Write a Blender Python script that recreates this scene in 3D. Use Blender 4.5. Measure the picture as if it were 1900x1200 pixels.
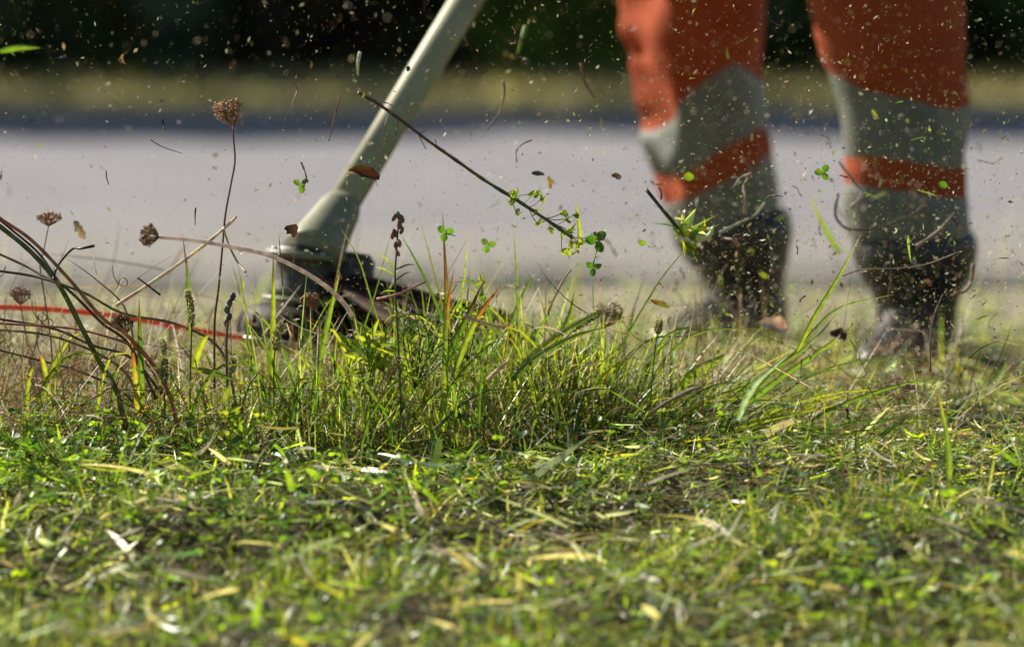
import bpy, bmesh, math, random
import numpy as np
from mathutils import Vector, Matrix, noise

for o in list(bpy.data.objects):
    bpy.data.objects.remove(o)
sc = bpy.context.scene
C = sc.collection
R = math.radians
rng = np.random.default_rng(11)
random.seed(11)

# ------------------------------------------------------------------ camera
CAM_H = 0.75
PITCH = 4.52
cam = bpy.data.cameras.new('camera')
camo = bpy.data.objects.new('camera', cam)
C.objects.link(camo)
camo.location = (0, 0, CAM_H)
camo.rotation_euler = (R(90 - PITCH), 0, 0)
cam.lens = 200
cam.sensor_width = 36
cam.clip_end = 2000
cam.dof.use_dof = True
cam.dof.focus_distance = 7.22
cam.dof.aperture_fstop = 2.8
sc.camera = camo

# ------------------------------------------------------------------ light
SUN_AZ, SUN_EL = 39, 33          # degrees behind the left-hand side, elevation
S = Vector((-math.cos(R(SUN_AZ)) * math.cos(R(SUN_EL)), math.sin(R(SUN_AZ)) * math.cos(R(SUN_EL)), math.sin(R(SUN_EL))))
world = bpy.data.worlds.new('World')
sc.world = world
world.use_nodes = True
wn = world.node_tree
bg = wn.nodes['Background']
sky = wn.nodes.new('ShaderNodeTexSky')
sky.sky_type = 'NISHITA'
sky.sun_disc = False
sky.sun_elevation = R(SUN_EL)
sky.sun_rotation = R(360 - (90 - SUN_AZ))
bg.inputs['Strength'].default_value = 0.05
wn.links.new(sky.outputs[0], bg.inputs['Color'])
sl = bpy.data.lights.new('sun', 'SUN')
sl.energy = 5.0
sl.angle = R(0.5)
sl.color = (1.0, 0.93, 0.82)
so = bpy.data.objects.new('sun', sl)
C.objects.link(so)
so.rotation_euler = S.to_track_quat('Z', 'Y').to_euler()
so.location = (-6, 14, 12)

sc.view_settings.view_transform = 'Standard'
sc.view_settings.look = 'None'
sc.view_settings.gamma = 1
sc.view_settings.exposure = 0.95
sc.view_settings.use_curve_mapping = False
sc.render.engine = 'CYCLES'
sc.cycles.use_denoising = True
sc.cycles.max_bounces = 8
sc.cycles.diffuse_bounces = 3
sc.cycles.transmission_bounces = 4
sc.cycles.sample_clamp_indirect = 6

# ------------------------------------------------------------------ helpers
F = 200 / 36 * 1900
_ca, _sa = math.cos(R(90 - PITCH)), math.sin(R(90 - PITCH))


def W(px, py, Y):
    """world point that stands at distance Y (metres in front) on the sight line of a photo pixel"""
    cx, cy, cz = (px - 950) / F, -(py - 600) / F, -1.0
    d = Vector((cx, cy * _ca - cz * _sa, cy * _sa + cz * _ca))
    k = Y / d.y
    return Vector((d.x * k, Y, CAM_H + d.z * k))


def tag(o, label=None, cat=None, group=None, kind=None):
    if label: o['label'] = label
    if cat: o['category'] = cat
    if group: o['group'] = group
    if kind: o['kind'] = kind
    return o


def link(name, me, mat=None, parent=None, smooth=True):
    if mat is not None and not me.materials:
        me.materials.append(mat)
    if smooth and len(me.polygons):
        me.polygons.foreach_set('use_smooth', np.ones(len(me.polygons), dtype=bool))
    o = bpy.data.objects.new(name, me)
    C.objects.link(o)
    if parent is not None:
        o.parent = parent
        o.matrix_parent_inverse = Matrix.Translation(parent.location).inverted()
    return o


def empty(name, loc):
    o = bpy.data.objects.new(name, None)
    C.objects.link(o)
    o.location = loc
    o.empty_display_size = 0.05
    return o


def np_mesh(name, V, Q, col=None):
    """V (n,3), Q (m,k) faces of equal size, col (n,3) colours on points"""
    me = bpy.data.meshes.new(name)
    V = np.ascontiguousarray(V, dtype=np.float32)
    Q = np.ascontiguousarray(Q, dtype=np.int32)
    m, k = Q.shape
    me.vertices.add(len(V)); me.vertices.foreach_set('co', V.ravel())
    me.loops.add(m * k); me.loops.foreach_set('vertex_index', Q.ravel())
    me.polygons.add(m)
    me.polygons.foreach_set('loop_start', np.arange(0, m * k, k, dtype=np.int32))
    me.polygons.foreach_set('loop_total', np.full(m, k, dtype=np.int32))
    me.update(calc_edges=True)
    if col is not None:
        a = me.color_attributes.new('col', 'FLOAT_COLOR', 'POINT')
        c4 = np.ones((len(V), 4), dtype=np.float32)
        c4[:, :3] = col
        a.data.foreach_set('color', c4.ravel())
    return me


class MB:
    """small mesh collector: verts, faces, colours"""
    def __init__(s): s.v, s.f, s.c = [], [], []
    def add(s, vs, fs, c):
        n = len(s.v)
        s.v += [tuple(p) for p in vs]
        s.f += [tuple(i + n for i in f) for f in fs]
        if c and isinstance(c[0], (tuple, list, np.ndarray)): s.c += [tuple(k) for k in c]
        else: s.c += [tuple(c)] * len(vs)
    def mesh(s, name):
        me = bpy.data.meshes.new(name)
        me.from_pydata(s.v, [], s.f); me.update()
        a = me.color_attributes.new('col', 'FLOAT_COLOR', 'POINT')
        a.data.foreach_set('color', np.array([(*k, 1) for k in s.c], dtype=np.float32).ravel())
        return me


def spline(pts, n):
    """Catmull-Rom through pts, n samples"""
    P = [Vector(p) for p in pts]
    if len(P) == 2:
        return [P[0].lerp(P[1], i / (n - 1)) for i in range(n)]
    P = [P[0] * 2 - P[1]] + P + [P[-1] * 2 - P[-2]]
    out = []
    m = len(P) - 3
    for i in range(n):
        t = i / (n - 1) * m
        k = min(int(t), m - 1); u = t - k
        a, b, c, d = P[k:k + 4]
        out.append(0.5 * ((2 * b) + (c - a) * u + (2 * a - 5 * b + 4 * c - d) * u * u + (3 * b - a - 3 * c + d) * u ** 3))
    return out


def tube(mb, pts, rad, col, n=6, samples=None, cap=True, wob=0.0):
    P = spline(pts, samples) if samples else [Vector(p) for p in pts]
    k = len(P)
    vs, fs, cs = [], [], []
    up = Vector((0.31, 0.21, 0.93))
    for i, p in enumerate(P):
        t = (P[min(i + 1, k - 1)] - P[max(i - 1, 0)]).normalized()
        a = t.cross(up)
        if a.length < 1e-3: a = t.cross(Vector((1, 0, 0)))
        a.normalize(); b = t.cross(a)
        s = i / (k - 1)
        r = rad(s) if callable(rad) else rad
        r *= 1 + wob * (random.random() - .5)
        c = col(s) if callable(col) else col
        for j in range(n):
            an = 2 * math.pi * j / n
            vs.append(p + a * (r * math.cos(an)) + b * (r * math.sin(an))); cs.append(c)
    for i in range(k - 1):
        for j in range(n):
            fs.append((i * n + j, i * n + (j + 1) % n, (i + 1) * n + (j + 1) % n, (i + 1) * n + j))
    if cap:
        fs.append(tuple(range(n - 1, -1, -1))); fs.append(tuple(range((k - 1) * n, k * n)))
    mb.add(vs, fs, cs)


def loft(mb, rings, col, close=True, cap=False):
    n = len(rings[0]); vs, fs = [], []
    for r in rings: vs += r
    for i in range(len(rings) - 1):
        for j in range(n if close else n - 1):
            fs.append((i * n + j, i * n + (j + 1) % n, (i + 1) * n + (j + 1) % n, (i + 1) * n + j))
    if cap:
        fs.append(tuple(range(n - 1, -1, -1))); fs.append(tuple(range((len(rings) - 1) * n, len(rings) * n)))
    mb.add(vs, fs, col)


def lathe(mb, prof, centre, col, n=40, axis=Vector((0, 0, 1)), cap=True):
    q = Vector((0, 0, 1)).rotation_difference(axis)
    rings = []
    for r, z in prof:
        rings.append([Vector(centre) + q @ Vector((r * math.cos(2 * math.pi * j / n), r * math.sin(2 * math.pi * j / n), z)) for j in range(n)])
    loft(mb, rings, col, cap=cap)


# ------------------------------------------------------------------ materials
def new_mat(name):
    m = bpy.data.materials.new(name); m.use_nodes = True
    nt = m.node_tree
    return m, nt, nt.nodes['Principled BSDF'], nt.nodes['Material Output']


def leaf_mat(name, trans=0.45, rough=0.4, spec=0.5, tint=(1.4, 1.42, 0.68), vary=0.35, scale=60):
    """thin plant matter: its own colour from the point colours, light partly passing through"""
    m, nt, p, out = new_mat(name)
    at = nt.nodes.new('ShaderNodeAttribute'); at.attribute_name = 'col'
    nz = nt.nodes.new('ShaderNodeTexNoise'); nz.inputs['Scale'].default_value = scale; nz.inputs['Detail'].default_value = 3
    tc = nt.nodes.new('ShaderNodeTexCoord'); nt.links.new(tc.outputs['Object'], nz.inputs['Vector'])
    mr = nt.nodes.new('ShaderNodeMapRange'); mr.inputs['From Min'].default_value = .3; mr.inputs['From Max'].default_value = .7
    mr.inputs['To Min'].default_value = 1 - vary; mr.inputs['To Max'].default_value = 1 + vary
    nt.links.new(nz.outputs['Fac'], mr.inputs['Value'])
    mu = nt.nodes.new('ShaderNodeVectorMath'); mu.operation = 'SCALE'
    nt.links.new(at.outputs['Color'], mu.inputs[0]); nt.links.new(mr.outputs[0], mu.inputs['Scale'])
    nt.links.new(mu.outputs[0], p.inputs['Base Color'])
    p.inputs['Roughness'].default_value = rough
    p.inputs['Specular IOR Level'].default_value = spec
    tr = nt.nodes.new('ShaderNodeBsdfTranslucent')
    tm = nt.nodes.new('ShaderNodeVectorMath'); tm.operation = 'MULTIPLY'; tm.inputs[1].default_value = tint
    nt.links.new(mu.outputs[0], tm.inputs[0]); nt.links.new(tm.outputs[0], tr.inputs['Color'])
    mx = nt.nodes.new('ShaderNodeMixShader'); mx.inputs[0].default_value = trans
    nt.links.new(p.outputs[0], mx.inputs[1]); nt.links.new(tr.outputs[0], mx.inputs[2])
    nt.links.new(mx.outputs[0], out.inputs['Surface'])
    return m


def noise_mat(name, cols, scale=20, detail=6, rough=0.8, spec=0.3, bump=0.0, bscale=200, metal=0.0, trans=None):
    m, nt, p, out = new_mat(name)
    tc = nt.nodes.new('ShaderNodeTexCoord')
    nz = nt.nodes.new('ShaderNodeTexNoise'); nz.inputs['Scale'].default_value = scale; nz.inputs['Detail'].default_value = detail
    nt.links.new(tc.outputs['Object'], nz.inputs['Vector'])
    cr = nt.nodes.new('ShaderNodeValToRGB')
    e = cr.color_ramp.elements
    while len(e) < len(cols): e.new(0.5)
    for i, c in enumerate(cols):
        e[i].position = 0.3 + 0.4 * i / max(1, len(cols) - 1); e[i].color = (*c, 1)
    nt.links.new(nz.outputs['Fac'], cr.inputs['Fac'])
    nt.links.new(cr.outputs[0], p.inputs['Base Color'])
    p.inputs['Roughness'].default_value = rough; p.inputs['Specular IOR Level'].default_value = spec; p.inputs['Metallic'].default_value = metal
    if bump:
        n2 = nt.nodes.new('ShaderNodeTexNoise'); n2.inputs['Scale'].default_value = bscale; n2.inputs['Detail'].default_value = 4
        nt.links.new(tc.outputs['Object'], n2.inputs['Vector'])
        bp = nt.nodes.new('ShaderNodeBump'); bp.inputs['Strength'].default_value = bump; bp.inputs['Distance'].default_value = 0.004
        nt.links.new(n2.outputs['Fac'], bp.inputs['Height']); nt.links.new(bp.outputs[0], p.inputs['Normal'])
    if trans:
        tr = nt.nodes.new('ShaderNodeBsdfTranslucent'); tr.inputs['Color'].default_value = (*trans[1], 1)
        mx = nt.nodes.new('ShaderNodeMixShader'); mx.inputs[0].default_value = trans[0]
        nt.links.new(p.outputs[0], mx.inputs[1]); nt.links.new(tr.outputs[0], mx.inputs[2])
        nt.links.new(mx.outputs[0], out.inputs['Surface'])
    return m


M = {}
M['grass'] = leaf_mat('grass_blades', 0.5, 0.40, 0.5)
M['hero'] = leaf_mat('tall_grass', 0.52, 0.42, 0.4, vary=0.3, scale=110)
M['dry'] = leaf_mat('dry_plant', 0.32, 0.6, 0.3, tint=(1.15, 1.0, 0.7), vary=0.35, scale=150)
M['stem'] = leaf_mat('stems', 0.25, 0.45, 0.4, tint=(1, 1, 1), vary=0.35, scale=90)
M['clover'] = leaf_mat('clover', 0.42, 0.45, 0.4, tint=(1.3, 1.25, 0.4), vary=0.25)
M['chip'] = leaf_mat('debris', 0.4, 0.6, 0.3, tint=(1.1, 1.05, 0.85), vary=0.1)
M['hedge'] = leaf_mat('hedge_leaves', 0.3, 0.5, 0.4, vary=0.3, scale=3)
M['bark'] = noise_mat('bark', [(0.05, 0.035, 0.025), (0.11, 0.08, 0.055)], 30, bump=.6, bscale=60)
M['asphalt'] = noise_mat('asphalt', [(0.185, 0.180, 0.188), (0.215, 0.21, 0.218), (0.245, 0.238, 0.243)], 3.0, 10, 0.85, 0.3, .5, 350)
M['shaft'] = noise_mat('olive_painted_tube', [(0.30, 0.29, 0.155), (0.37, 0.355, 0.195)], 14, 5, 0.5, 0.3, .05, 300)
M['housing'] = noise_mat('dark_green_housing', [(0.028, 0.034, 0.022), (0.055, 0.06, 0.04)], 25, 6, 0.5, 0.4, .15, 150)
M['collar'] = noise_mat('pale_olive_collar', [(0.17, 0.175, 0.105), (0.24, 0.24, 0.15)], 25, 6, 0.5, 0.4, .1, 150)
M['spool'] = noise_mat('black_spool', [(0.014, 0.014, 0.015), (0.035, 0.034, 0.032)], 40, 6, 0.65, 0.25, .1, 150)
M['cup'] = noise_mat('worn_metal_cup', [(0.38, 0.38, 0.34), (0.55, 0.54, 0.48)], 40, 6, 0.35, 0.5, .2, 90, metal=.6)
M['guard'] = noise_mat('brown_black_guard', [(0.018, 0.010, 0.007), (0.05, 0.024, 0.014), (0.085, 0.055, 0.032)], 35, 8, 0.8, 0.15, .3, 120)
M['cord'] = noise_mat('orange_cord', [(0.85, 0.13, 0.03), (0.95, 0.2, 0.06)], 50, 3, 0.4, 0.5, trans=(0.25, (1.0, .22, .06)))
M['orange'] = noise_mat('orange_fabric', [(0.37, 0.070, 0.021), (0.46, 0.094, 0.031)], 12, 6, 0.85, 0.15, .35, 500, trans=(0.14, (0.85, 0.08, 0.015)))
M['band'] = noise_mat('grey_reflective_band', [(0.135, 0.145, 0.115), (0.18, 0.19, 0.155)], 25, 5, 0.5, 0.5, .2, 500)
M['boot'] = noise_mat('black_boot_leather', [(0.012, 0.012, 0.013), (0.028, 0.027, 0.027)], 30, 6, 0.42, 0.5, .3, 90)
M['sole'] = noise_mat('boot_sole', [(0.012, 0.011, 0.01), (0.05, 0.042, 0.032)], 40, 6, 0.85, 0.2, .3, 90)
M['lace'] = noise_mat('boot_lace', [(0.06, 0.06, 0.055), (0.12, 0.12, 0.11)], 90, 4, 0.9, 0.1)
M['skin'] = noise_mat('skin', [(0.45, 0.27, 0.2), (0.52, 0.32, 0.24)], 20, 4, 0.55, 0.4)


# ------------------------------------------------------------------ ground, road
def gz(x, y):
    x = np.asarray(x, float); y = np.asarray(y, float)
    d = np.clip(7.0 - y, 0, 2.2)
    z = -0.106 * (d / 0.7) ** 1.15
    z = z + 0.05 * np.exp(-((x + 0.05) / .34) ** 2 - ((y - 7.45) / .2) ** 2)
    fade = np.clip((9.7 - y) / .8, 0, 1)
    z = z + fade * (0.008 * np.sin(x * 9.1 + y * 4.3) + 0.007 * np.sin(x * 5.2 - y * 11.7 + 1.3) + 0.005 * np.sin(x * 21 + 2 + y * 17) + 0.006 * np.sin(x * 37 + 3 * np.sin(y * 19)) * np.sin(y * 33 + 1.5))
    return z


def axis(parts):
    return np.unique(np.concatenate([np.linspace(a, b, n) for a, b, n in parts]).round(4))


gx = axis([(-400, -30, 12), (-30, -2.2, 12), (-2.2, 2.2, 121), (2.2, 30, 12), (30, 400, 12)])
gy = axis([(-60, 4.2, 16), (4.2, 10.4, 170), (10.4, 30, 15), (30, 900, 16)])
X, Y = np.meshgrid(gx, gy)
V = np.stack([X.ravel(), Y.ravel(), gz(X, Y).ravel()], 1)
nx, ny = len(gx), len(gy)
ii = (np.arange(ny - 1)[:, None] * nx + np.arange(nx - 1)[None, :]).ravel()
Q = np.stack([ii, ii + 1, ii + nx + 1, ii + nx], 1)


def ground_material():
    m, nt, p, out = new_mat('verge_soil')
    N = nt.nodes.new; L = nt.links.new
    tc = N('ShaderNodeTexCoord')
    n1 = N('ShaderNodeTexNoise'); n1.inputs['Scale'].default_value = 9; n1.inputs['Detail'].default_value = 8
    n2 = N('ShaderNodeTexNoise'); n2.inputs['Scale'].default_value = 2.2; n2.inputs['Detail'].default_value = 5
    n3 = N('ShaderNodeTexNoise'); n3.inputs['Scale'].default_value = 120; n3.inputs['Detail'].default_value = 4
    for n in (n1, n2, n3): L(tc.outputs['Object'], n.inputs['Vector'])
    soil = N('ShaderNodeValToRGB'); e = soil.color_ramp.elements
    e[0].position = .3; e[0].color = (0.035, 0.03, 0.016, 1); e[1].position = .7; e[1].color = (0.13, 0.105, 0.06, 1)
    L(n1.outputs['Fac'], soil.inputs['Fac'])
    dust = N('ShaderNodeValToRGB'); e = dust.color_ramp.elements
    e[0].position = .3; e[0].color = (0.17, 0.16, 0.085, 1); e[1].position = .65; e[1].color = (0.34, 0.31, 0.23, 1)
    L(n1.outputs['Fac'], dust.inputs['Fac'])
    sx = N('ShaderNodeSeparateXYZ'); L(tc.outputs['Object'], sx.inputs[0])
    # dusty worn strip that runs along the road edge
    ad = N('ShaderNodeMath'); ad.operation = 'ADD'; L(sx.outputs['Y'], ad.inputs[0])
    sb = N('ShaderNodeMath'); sb.operation = 'MULTIPLY_ADD'; L(n2.outputs['Fac'], sb.inputs[0]); sb.inputs[1].default_value = 1.6; sb.inputs[2].default_value = -.8
    L(sb.outputs[0], ad.inputs[1])
    mr = N('ShaderNodeMapRange'); mr.inputs['From Min'].default_value = 8.3; mr.inputs['From Max'].default_value = 9.5
    L(ad.outputs[0], mr.inputs['Value'])
    mx = N('ShaderNodeMix'); mx.data_type = 'RGBA'
    L(mr.outputs[0], mx.inputs['Factor']); L(soil.outputs[0], mx.inputs['A']); L(dust.outputs[0], mx.inputs['B'])
    m2 = N('ShaderNodeMapRange'); m2.inputs['From Min'].default_value = 17.2; m2.inputs['From Max'].default_value = 17.8; L(sx.outputs['Y'], m2.inputs['Value'])
    mx2 = N('ShaderNodeMix'); mx2.data_type = 'RGBA'; L(m2.outputs[0], mx2.inputs['Factor']); L(mx.outputs['Result'], mx2.inputs['A']); mx2.inputs['B'].default_value = (.46, .37, .21, 1)
    L(mx2.outputs['Result'], p.inputs['Base Color'])
    p.inputs['Roughness'].default_value = .95; p.inputs['Specular IOR Level'].default_value = .1
    bp = N('ShaderNodeBump'); bp.inputs['Strength'].default_value = .8; bp.inputs['Distance'].default_value = .01
    L(n3.outputs['Fac'], bp.inputs['Height']); L(bp.outputs[0], p.inputs['Normal'])
    return m


ground = tag(link('ground', np_mesh('ground', V, Q), ground_material()), 'dusty soil of the roadside verge under the grass', kind='structure')

# road: sheet with a ragged worn near edge
rx = np.concatenate([np.linspace(-300, -6, 12), np.linspace(-5.9, 5.9, 160), np.linspace(6, 300, 12)])
edge = 10.25 + 0.05 * np.sin(rx * 2.3) + 0.03 * np.sin(rx * 6.1 + 1) + 0.02 * rng.standard_normal(len(rx))
rows = [np.stack([rx, edge, np.full_like(rx, -.01)], 1), np.stack([rx, edge + .015, np.full_like(rx, .012)], 1)]
for yy in (11, 12.5, 14, 15.5, 17, 17.7):
    rows.append(np.stack([rx, np.full_like(rx, yy), np.full_like(rx, .012 + .02 * math.sin((yy - 10.2) / 7.5 * math.pi))], 1))
def road_material():
    m = M['asphalt']; nt = m.node_tree; p = nt.nodes['Principled BSDF']
    N = nt.nodes.new; L = nt.links.new
    src = p.inputs['Base Color'].links[0].from_socket
    tc = N('ShaderNodeTexCoord'); sx = N('ShaderNodeSeparateXYZ'); L(tc.outputs['Object'], sx.inputs[0])
    nz = N('ShaderNodeTexNoise'); nz.inputs['Scale'].default_value = 1.3; nz.inputs['Detail'].default_value = 8; L(tc.outputs['Object'], nz.inputs['Vector'])
    ma = N('ShaderNodeMath'); ma.operation = 'MULTIPLY_ADD'; L(nz.outputs['Fac'], ma.inputs[0]); ma.inputs[1].default_value = 2.0; L(sx.outputs['Y'], ma.inputs[2])
    mr = N('ShaderNodeMapRange'); mr.inputs['From Min'].default_value = 11.1; mr.inputs['From Max'].default_value = 13.3
    mr.inputs['To Min'].default_value = .9; mr.inputs['To Max'].default_value = 0; L(ma.outputs[0], mr.inputs['Value'])
    mx = N('ShaderNodeMix'); mx.data_type = 'RGBA'; L(mr.outputs[0], mx.inputs['Factor']); L(src, mx.inputs['A']); mx.inputs['B'].default_value = (.27, .247, .195, 1)
    L(mx.outputs['Result'], p.inputs['Base Color'])


road_material()
V = np.concatenate(rows); k = len(rx)
ii = (np.arange(len(rows) - 1)[:, None] * k + np.arange(k - 1)[None, :]).ravel()
tag(link('road', np_mesh('road', V, np.stack([ii, ii + 1, ii + k + 1, ii + k], 1)), M['asphalt'], smooth=False), 'pale grey sunlit asphalt road behind the verge', kind='structure')

# ------------------------------------------------------------------ ribbons (many blades in one mesh)
def ribbons(base, az, L, w, t0, bend, c0, c1, seg, pow_=2.2, basew=.75):
    n = len(az); s = np.linspace(0, 1, seg + 1)
    th = t0[:, None] + bend[:, None] * s[None, :]
    step = (L / seg)[:, None]
    dx = np.sin(th) * np.cos(az)[:, None]; dy = np.sin(th) * np.sin(az)[:, None]; dz = np.cos(th)
    D = np.stack([dx, dy, dz], 2) * step[:, :, None]
    P = np.concatenate([np.zeros((n, 1, 3)), np.cumsum(D[:, :-1] * .5 + D[:, 1:] * .5, axis=1)], 1) + base[:, None, :]
    roll = rng.normal(0, .5, n)
    side = np.stack([-np.sin(az) * np.cos(roll), np.cos(az) * np.cos(roll), np.sin(roll)], 1)
    prof = (basew + (1 - basew) * np.minimum(1, s * 4)) * (1 - s ** pow_ * .94)
    wv = side[:, None, :] * (w[:, None] * prof[None, :] * .5)[:, :, None]
    V = np.stack([P - wv, P + wv], 2).reshape(-1, 3)
    k = (seg + 1) * 2
    b = (np.arange(n) * k)[:, None] + (np.arange(seg) * 2)[None, :]
    b = b.ravel()
    Q = np.stack([b, b + 1, b + 3, b + 2], 1)
    cc = c0[:, None, :] * (1 - s)[None, :, None] + c1[:, None, :] * s[None, :, None]
    cc = np.repeat(cc[:, :, None, :], 2, 2).reshape(-1, 3)
    return V, Q, cc


def join(parts):
    Vs, Qs, Cs, o = [], [], [], 0
    for v, q, c in parts:
        Vs.append(v); Qs.append(q + o); Cs.append(c); o += len(v)
    return np.concatenate(Vs), np.concatenate(Qs), np.concatenate(Cs)


PAL = {
    'green': [(.10, .175, .022), (.155, .24, .03), (.22, .305, .04), (.065, .13, .024), (.28, .36, .055)],
    'yellow': [(.36, .42, .03), (.44, .44, .05), (.30, .40, .03)],
    'blue': [(.06, .12, .055), (.08, .14, .075), (.05, .10, .04)],
    'straw': [(.42, .34, .19), (.50, .43, .28), (.34, .26, .13), (.55, .50, .38)],
    'brown': [(.12, .065, .03), (.18, .10, .045), (.08, .045, .025)],
    'pale': [(.50, .55, .42), (.42, .50, .34), (.58, .58, .46)],
}


def pick(n, mix):
    keys = list(mix); pr = np.array([mix[k] for k in keys], float); pr /= pr.sum()
    which = rng.choice(len(keys), n, p=pr)
    out = np.zeros((n, 3))
    for i, k in enumerate(keys):
        m = which == i
        pal = np.array(PAL[k])
        out[m] = pal[rng.integers(0, len(pal), m.sum())]
    return out * rng.uniform(.6, 1.75, (n, 1))


def scatter(n, x0, x1, y0, y1, dens=None):
    x = rng.uniform(x0, x1, n); y = rng.uniform(y0, y1, n)
    if dens is not None:
        k = rng.uniform(0, 1, n) < dens(x, y)
        x, y = x[k], y[k]
    return x, y


def clump(x, y, f=7.0, seed=0.0):
    return .5 + .25 * np.sin(x * f + seed + 1.7 * np.sin(y * f * .7 + seed)) + .25 * np.sin(y * f * 1.3 - x * f * .6 + 2 * seed)


def uncut(x, y):
    """1 in the strip that still stands, 0 where it is mown; the cut edge runs along x"""
    front = 7.12 + .05 * np.sin(x * 6) + np.clip(x - .1, 0, 9) * .45
    back = 7.95 + .06 * np.sin(x * 5 + 1)
    right = .62
    a = np.clip((y - front) / .12, 0, 1) * np.clip((back - y) / .15, 0, 1) * np.clip((right - x) / .25, 0, 1)
    return a


# 1 the mown sward: short stubble
def dens_mown(x, y):
    d = np.clip(.1 + 1.0 * clump(x, y, 9) * (.45 + .75 * clump(x, y, 4.5, 1)) + .25 * np.sin(x * 31 + 3 * np.sin(y * 23)), .08, 1)
    d = d * np.clip((9.3 - y) / 1.2, .12, 1)
    return d


x, y = scatter(135000, -1.3, 1.3, 5.7, 8.4, dens_mown)
n = len(x)
base = np.stack([x, y, gz(x, y) - .003], 1)
L = rng.gamma(5, .0075, n) * (.45 + 1.1 * clump(x, y, 12, 3) ** 1.5)
st = ribbons(base, rng.uniform(0, 6.283, n), L, rng.uniform(.0014, .0042, n), rng.normal(0.95, .42, n), rng.normal(.45, .55, n),
             pick(n, {'green': 3.6, 'straw': 1.0, 'brown': 1.2, 'yellow': .5, 'blue': .5}), pick(n, {'green': 4.6, 'yellow': 1.8, 'straw': 1.0, 'blue': .8}), 3)
x, y = scatter(26000, -2.4, 2.4, 4.4, 10.1, lambda x, y: np.where((abs(x) > 1.3) | (y > 8.35) | (y < 5.75), .3 + .7 * clump(x, y, 4), 0) * np.clip((10.1 - y) / 1.6, .25, 1))
n = len(x)
far = ribbons(np.stack([x, y, gz(x, y) - .003], 1), rng.uniform(0, 6.283, n), rng.gamma(5, .014, n), rng.uniform(.002, .006, n), rng.normal(.4, .3, n),
              rng.normal(.7, .5, n), pick(n, {'green': 4, 'straw': 1.5}), pick(n, {'green': 4, 'yellow': 1.2, 'straw': 1.6}), 3)
V, Q, c = join([st, far])
tag(link('mown_grass', np_mesh('mown_grass', V, Q, c), M['grass']), 'short mown green and straw coloured grass covering the verge', 'grass', kind='stuff')

# 2 cut grass lying on the sward
x, y = scatter(62000, -1.2, 1.2, 5.8, 8.9, lambda x, y: .12 + .88 * clump(x, y, 6, 5))
n = len(x)
c = pick(n, {'green': 3.6, 'straw': 1.9, 'pale': 1.4, 'yellow': 1.0, 'brown': .8, 'blue': .6})
cl = ribbons(np.stack([x, y, gz(x, y) + rng.gamma(2.2, .009, n)], 1), rng.uniform(0, 6.283, n), rng.gamma(2.4, .014, n), rng.uniform(.0012, .0046, n),
             rng.normal(1.5, .22, n), rng.normal(0.05, .4, n), c, c * rng.uniform(.8, 1.2, (n, 1)), 3, pow_=4, basew=.9)
V, Q, c = cl
tag(link('cut_grass', np_mesh('cut_grass', V, Q, c), M['grass']), 'loose cut grass and straw lying over the mown verge', 'grass', kind='stuff')

# 2b long clippings lying on top, picked out one by one
CLK = [('long green grass clipping lying on the mown grass', 'long green clippings on the mown grass', (.16, .26, .02), (.22, .30, .03)),
       ('long straw coloured clipping lying on the mown grass', 'long straw clippings on the mown grass', (.55, .46, .29), (.62, .52, .36)),
       ('pale grey-green clipping lying on the mown grass', 'pale grey-green clippings on the mown grass', (.40, .47, .34), (.46, .50, .39)),
       ('yellow leaf clipping lying on the mown grass', 'yellow clippings on the mown grass', (.50, .42, .03), (.55, .40, .06))]
CLM = {}
for k_ in range(4):
    for v_ in range(6):
        one = lambda a: np.array([a])
        V, Q, c = ribbons(np.zeros((1, 3)), one(0.), one(random.uniform(.03, .10)), one(random.uniform(.004, .009)), one(random.uniform(1.25, 1.5)), one(random.uniform(.05, .55)),
                          np.array([CLK[k_][2]]), np.array([CLK[k_][3]]), 7, pow_=3.5, basew=.9)
        me = np_mesh('grass_clipping', V, Q, c); me.materials.append(M['grass']); CLM[k_, v_] = me
for i in range(260):
    k_ = random.choices(range(4), [5, 4, 3, 1])[0]
    x_, y_ = random.uniform(-.75, .75), random.uniform(6.2, 7.25)
    if y_ > 7.05 and x_ < .1: y_ -= .5
    o = bpy.data.objects.new('grass_clipping', CLM[k_, random.randrange(6)]); C.objects.link(o)
    o.location = (x_, y_, float(gz(x_, y_)) + random.uniform(.012, .035)); o.rotation_euler = (random.gauss(0, .35), random.gauss(-.1, .2), random.uniform(0, 6.28))
    tag(o, CLK[k_][0], 'grass clipping', CLK[k_][1])

# 3 the standing strip: long fine grass
def dens_tall(x, y):
    tuft = np.exp(-((x + .02) / .30) ** 2 - ((y - 7.42) / .16) ** 2)
    left = np.clip((-.15 - x) / .2, 0, 1) * .22
    right = np.clip((x - .15) / .15, 0, 1) * .30
    return np.clip(uncut(x, y) * (tuft * 1.5 + left + right), 0, 1) * (.45 + .55 * clump(x, y, 15, 2))


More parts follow.
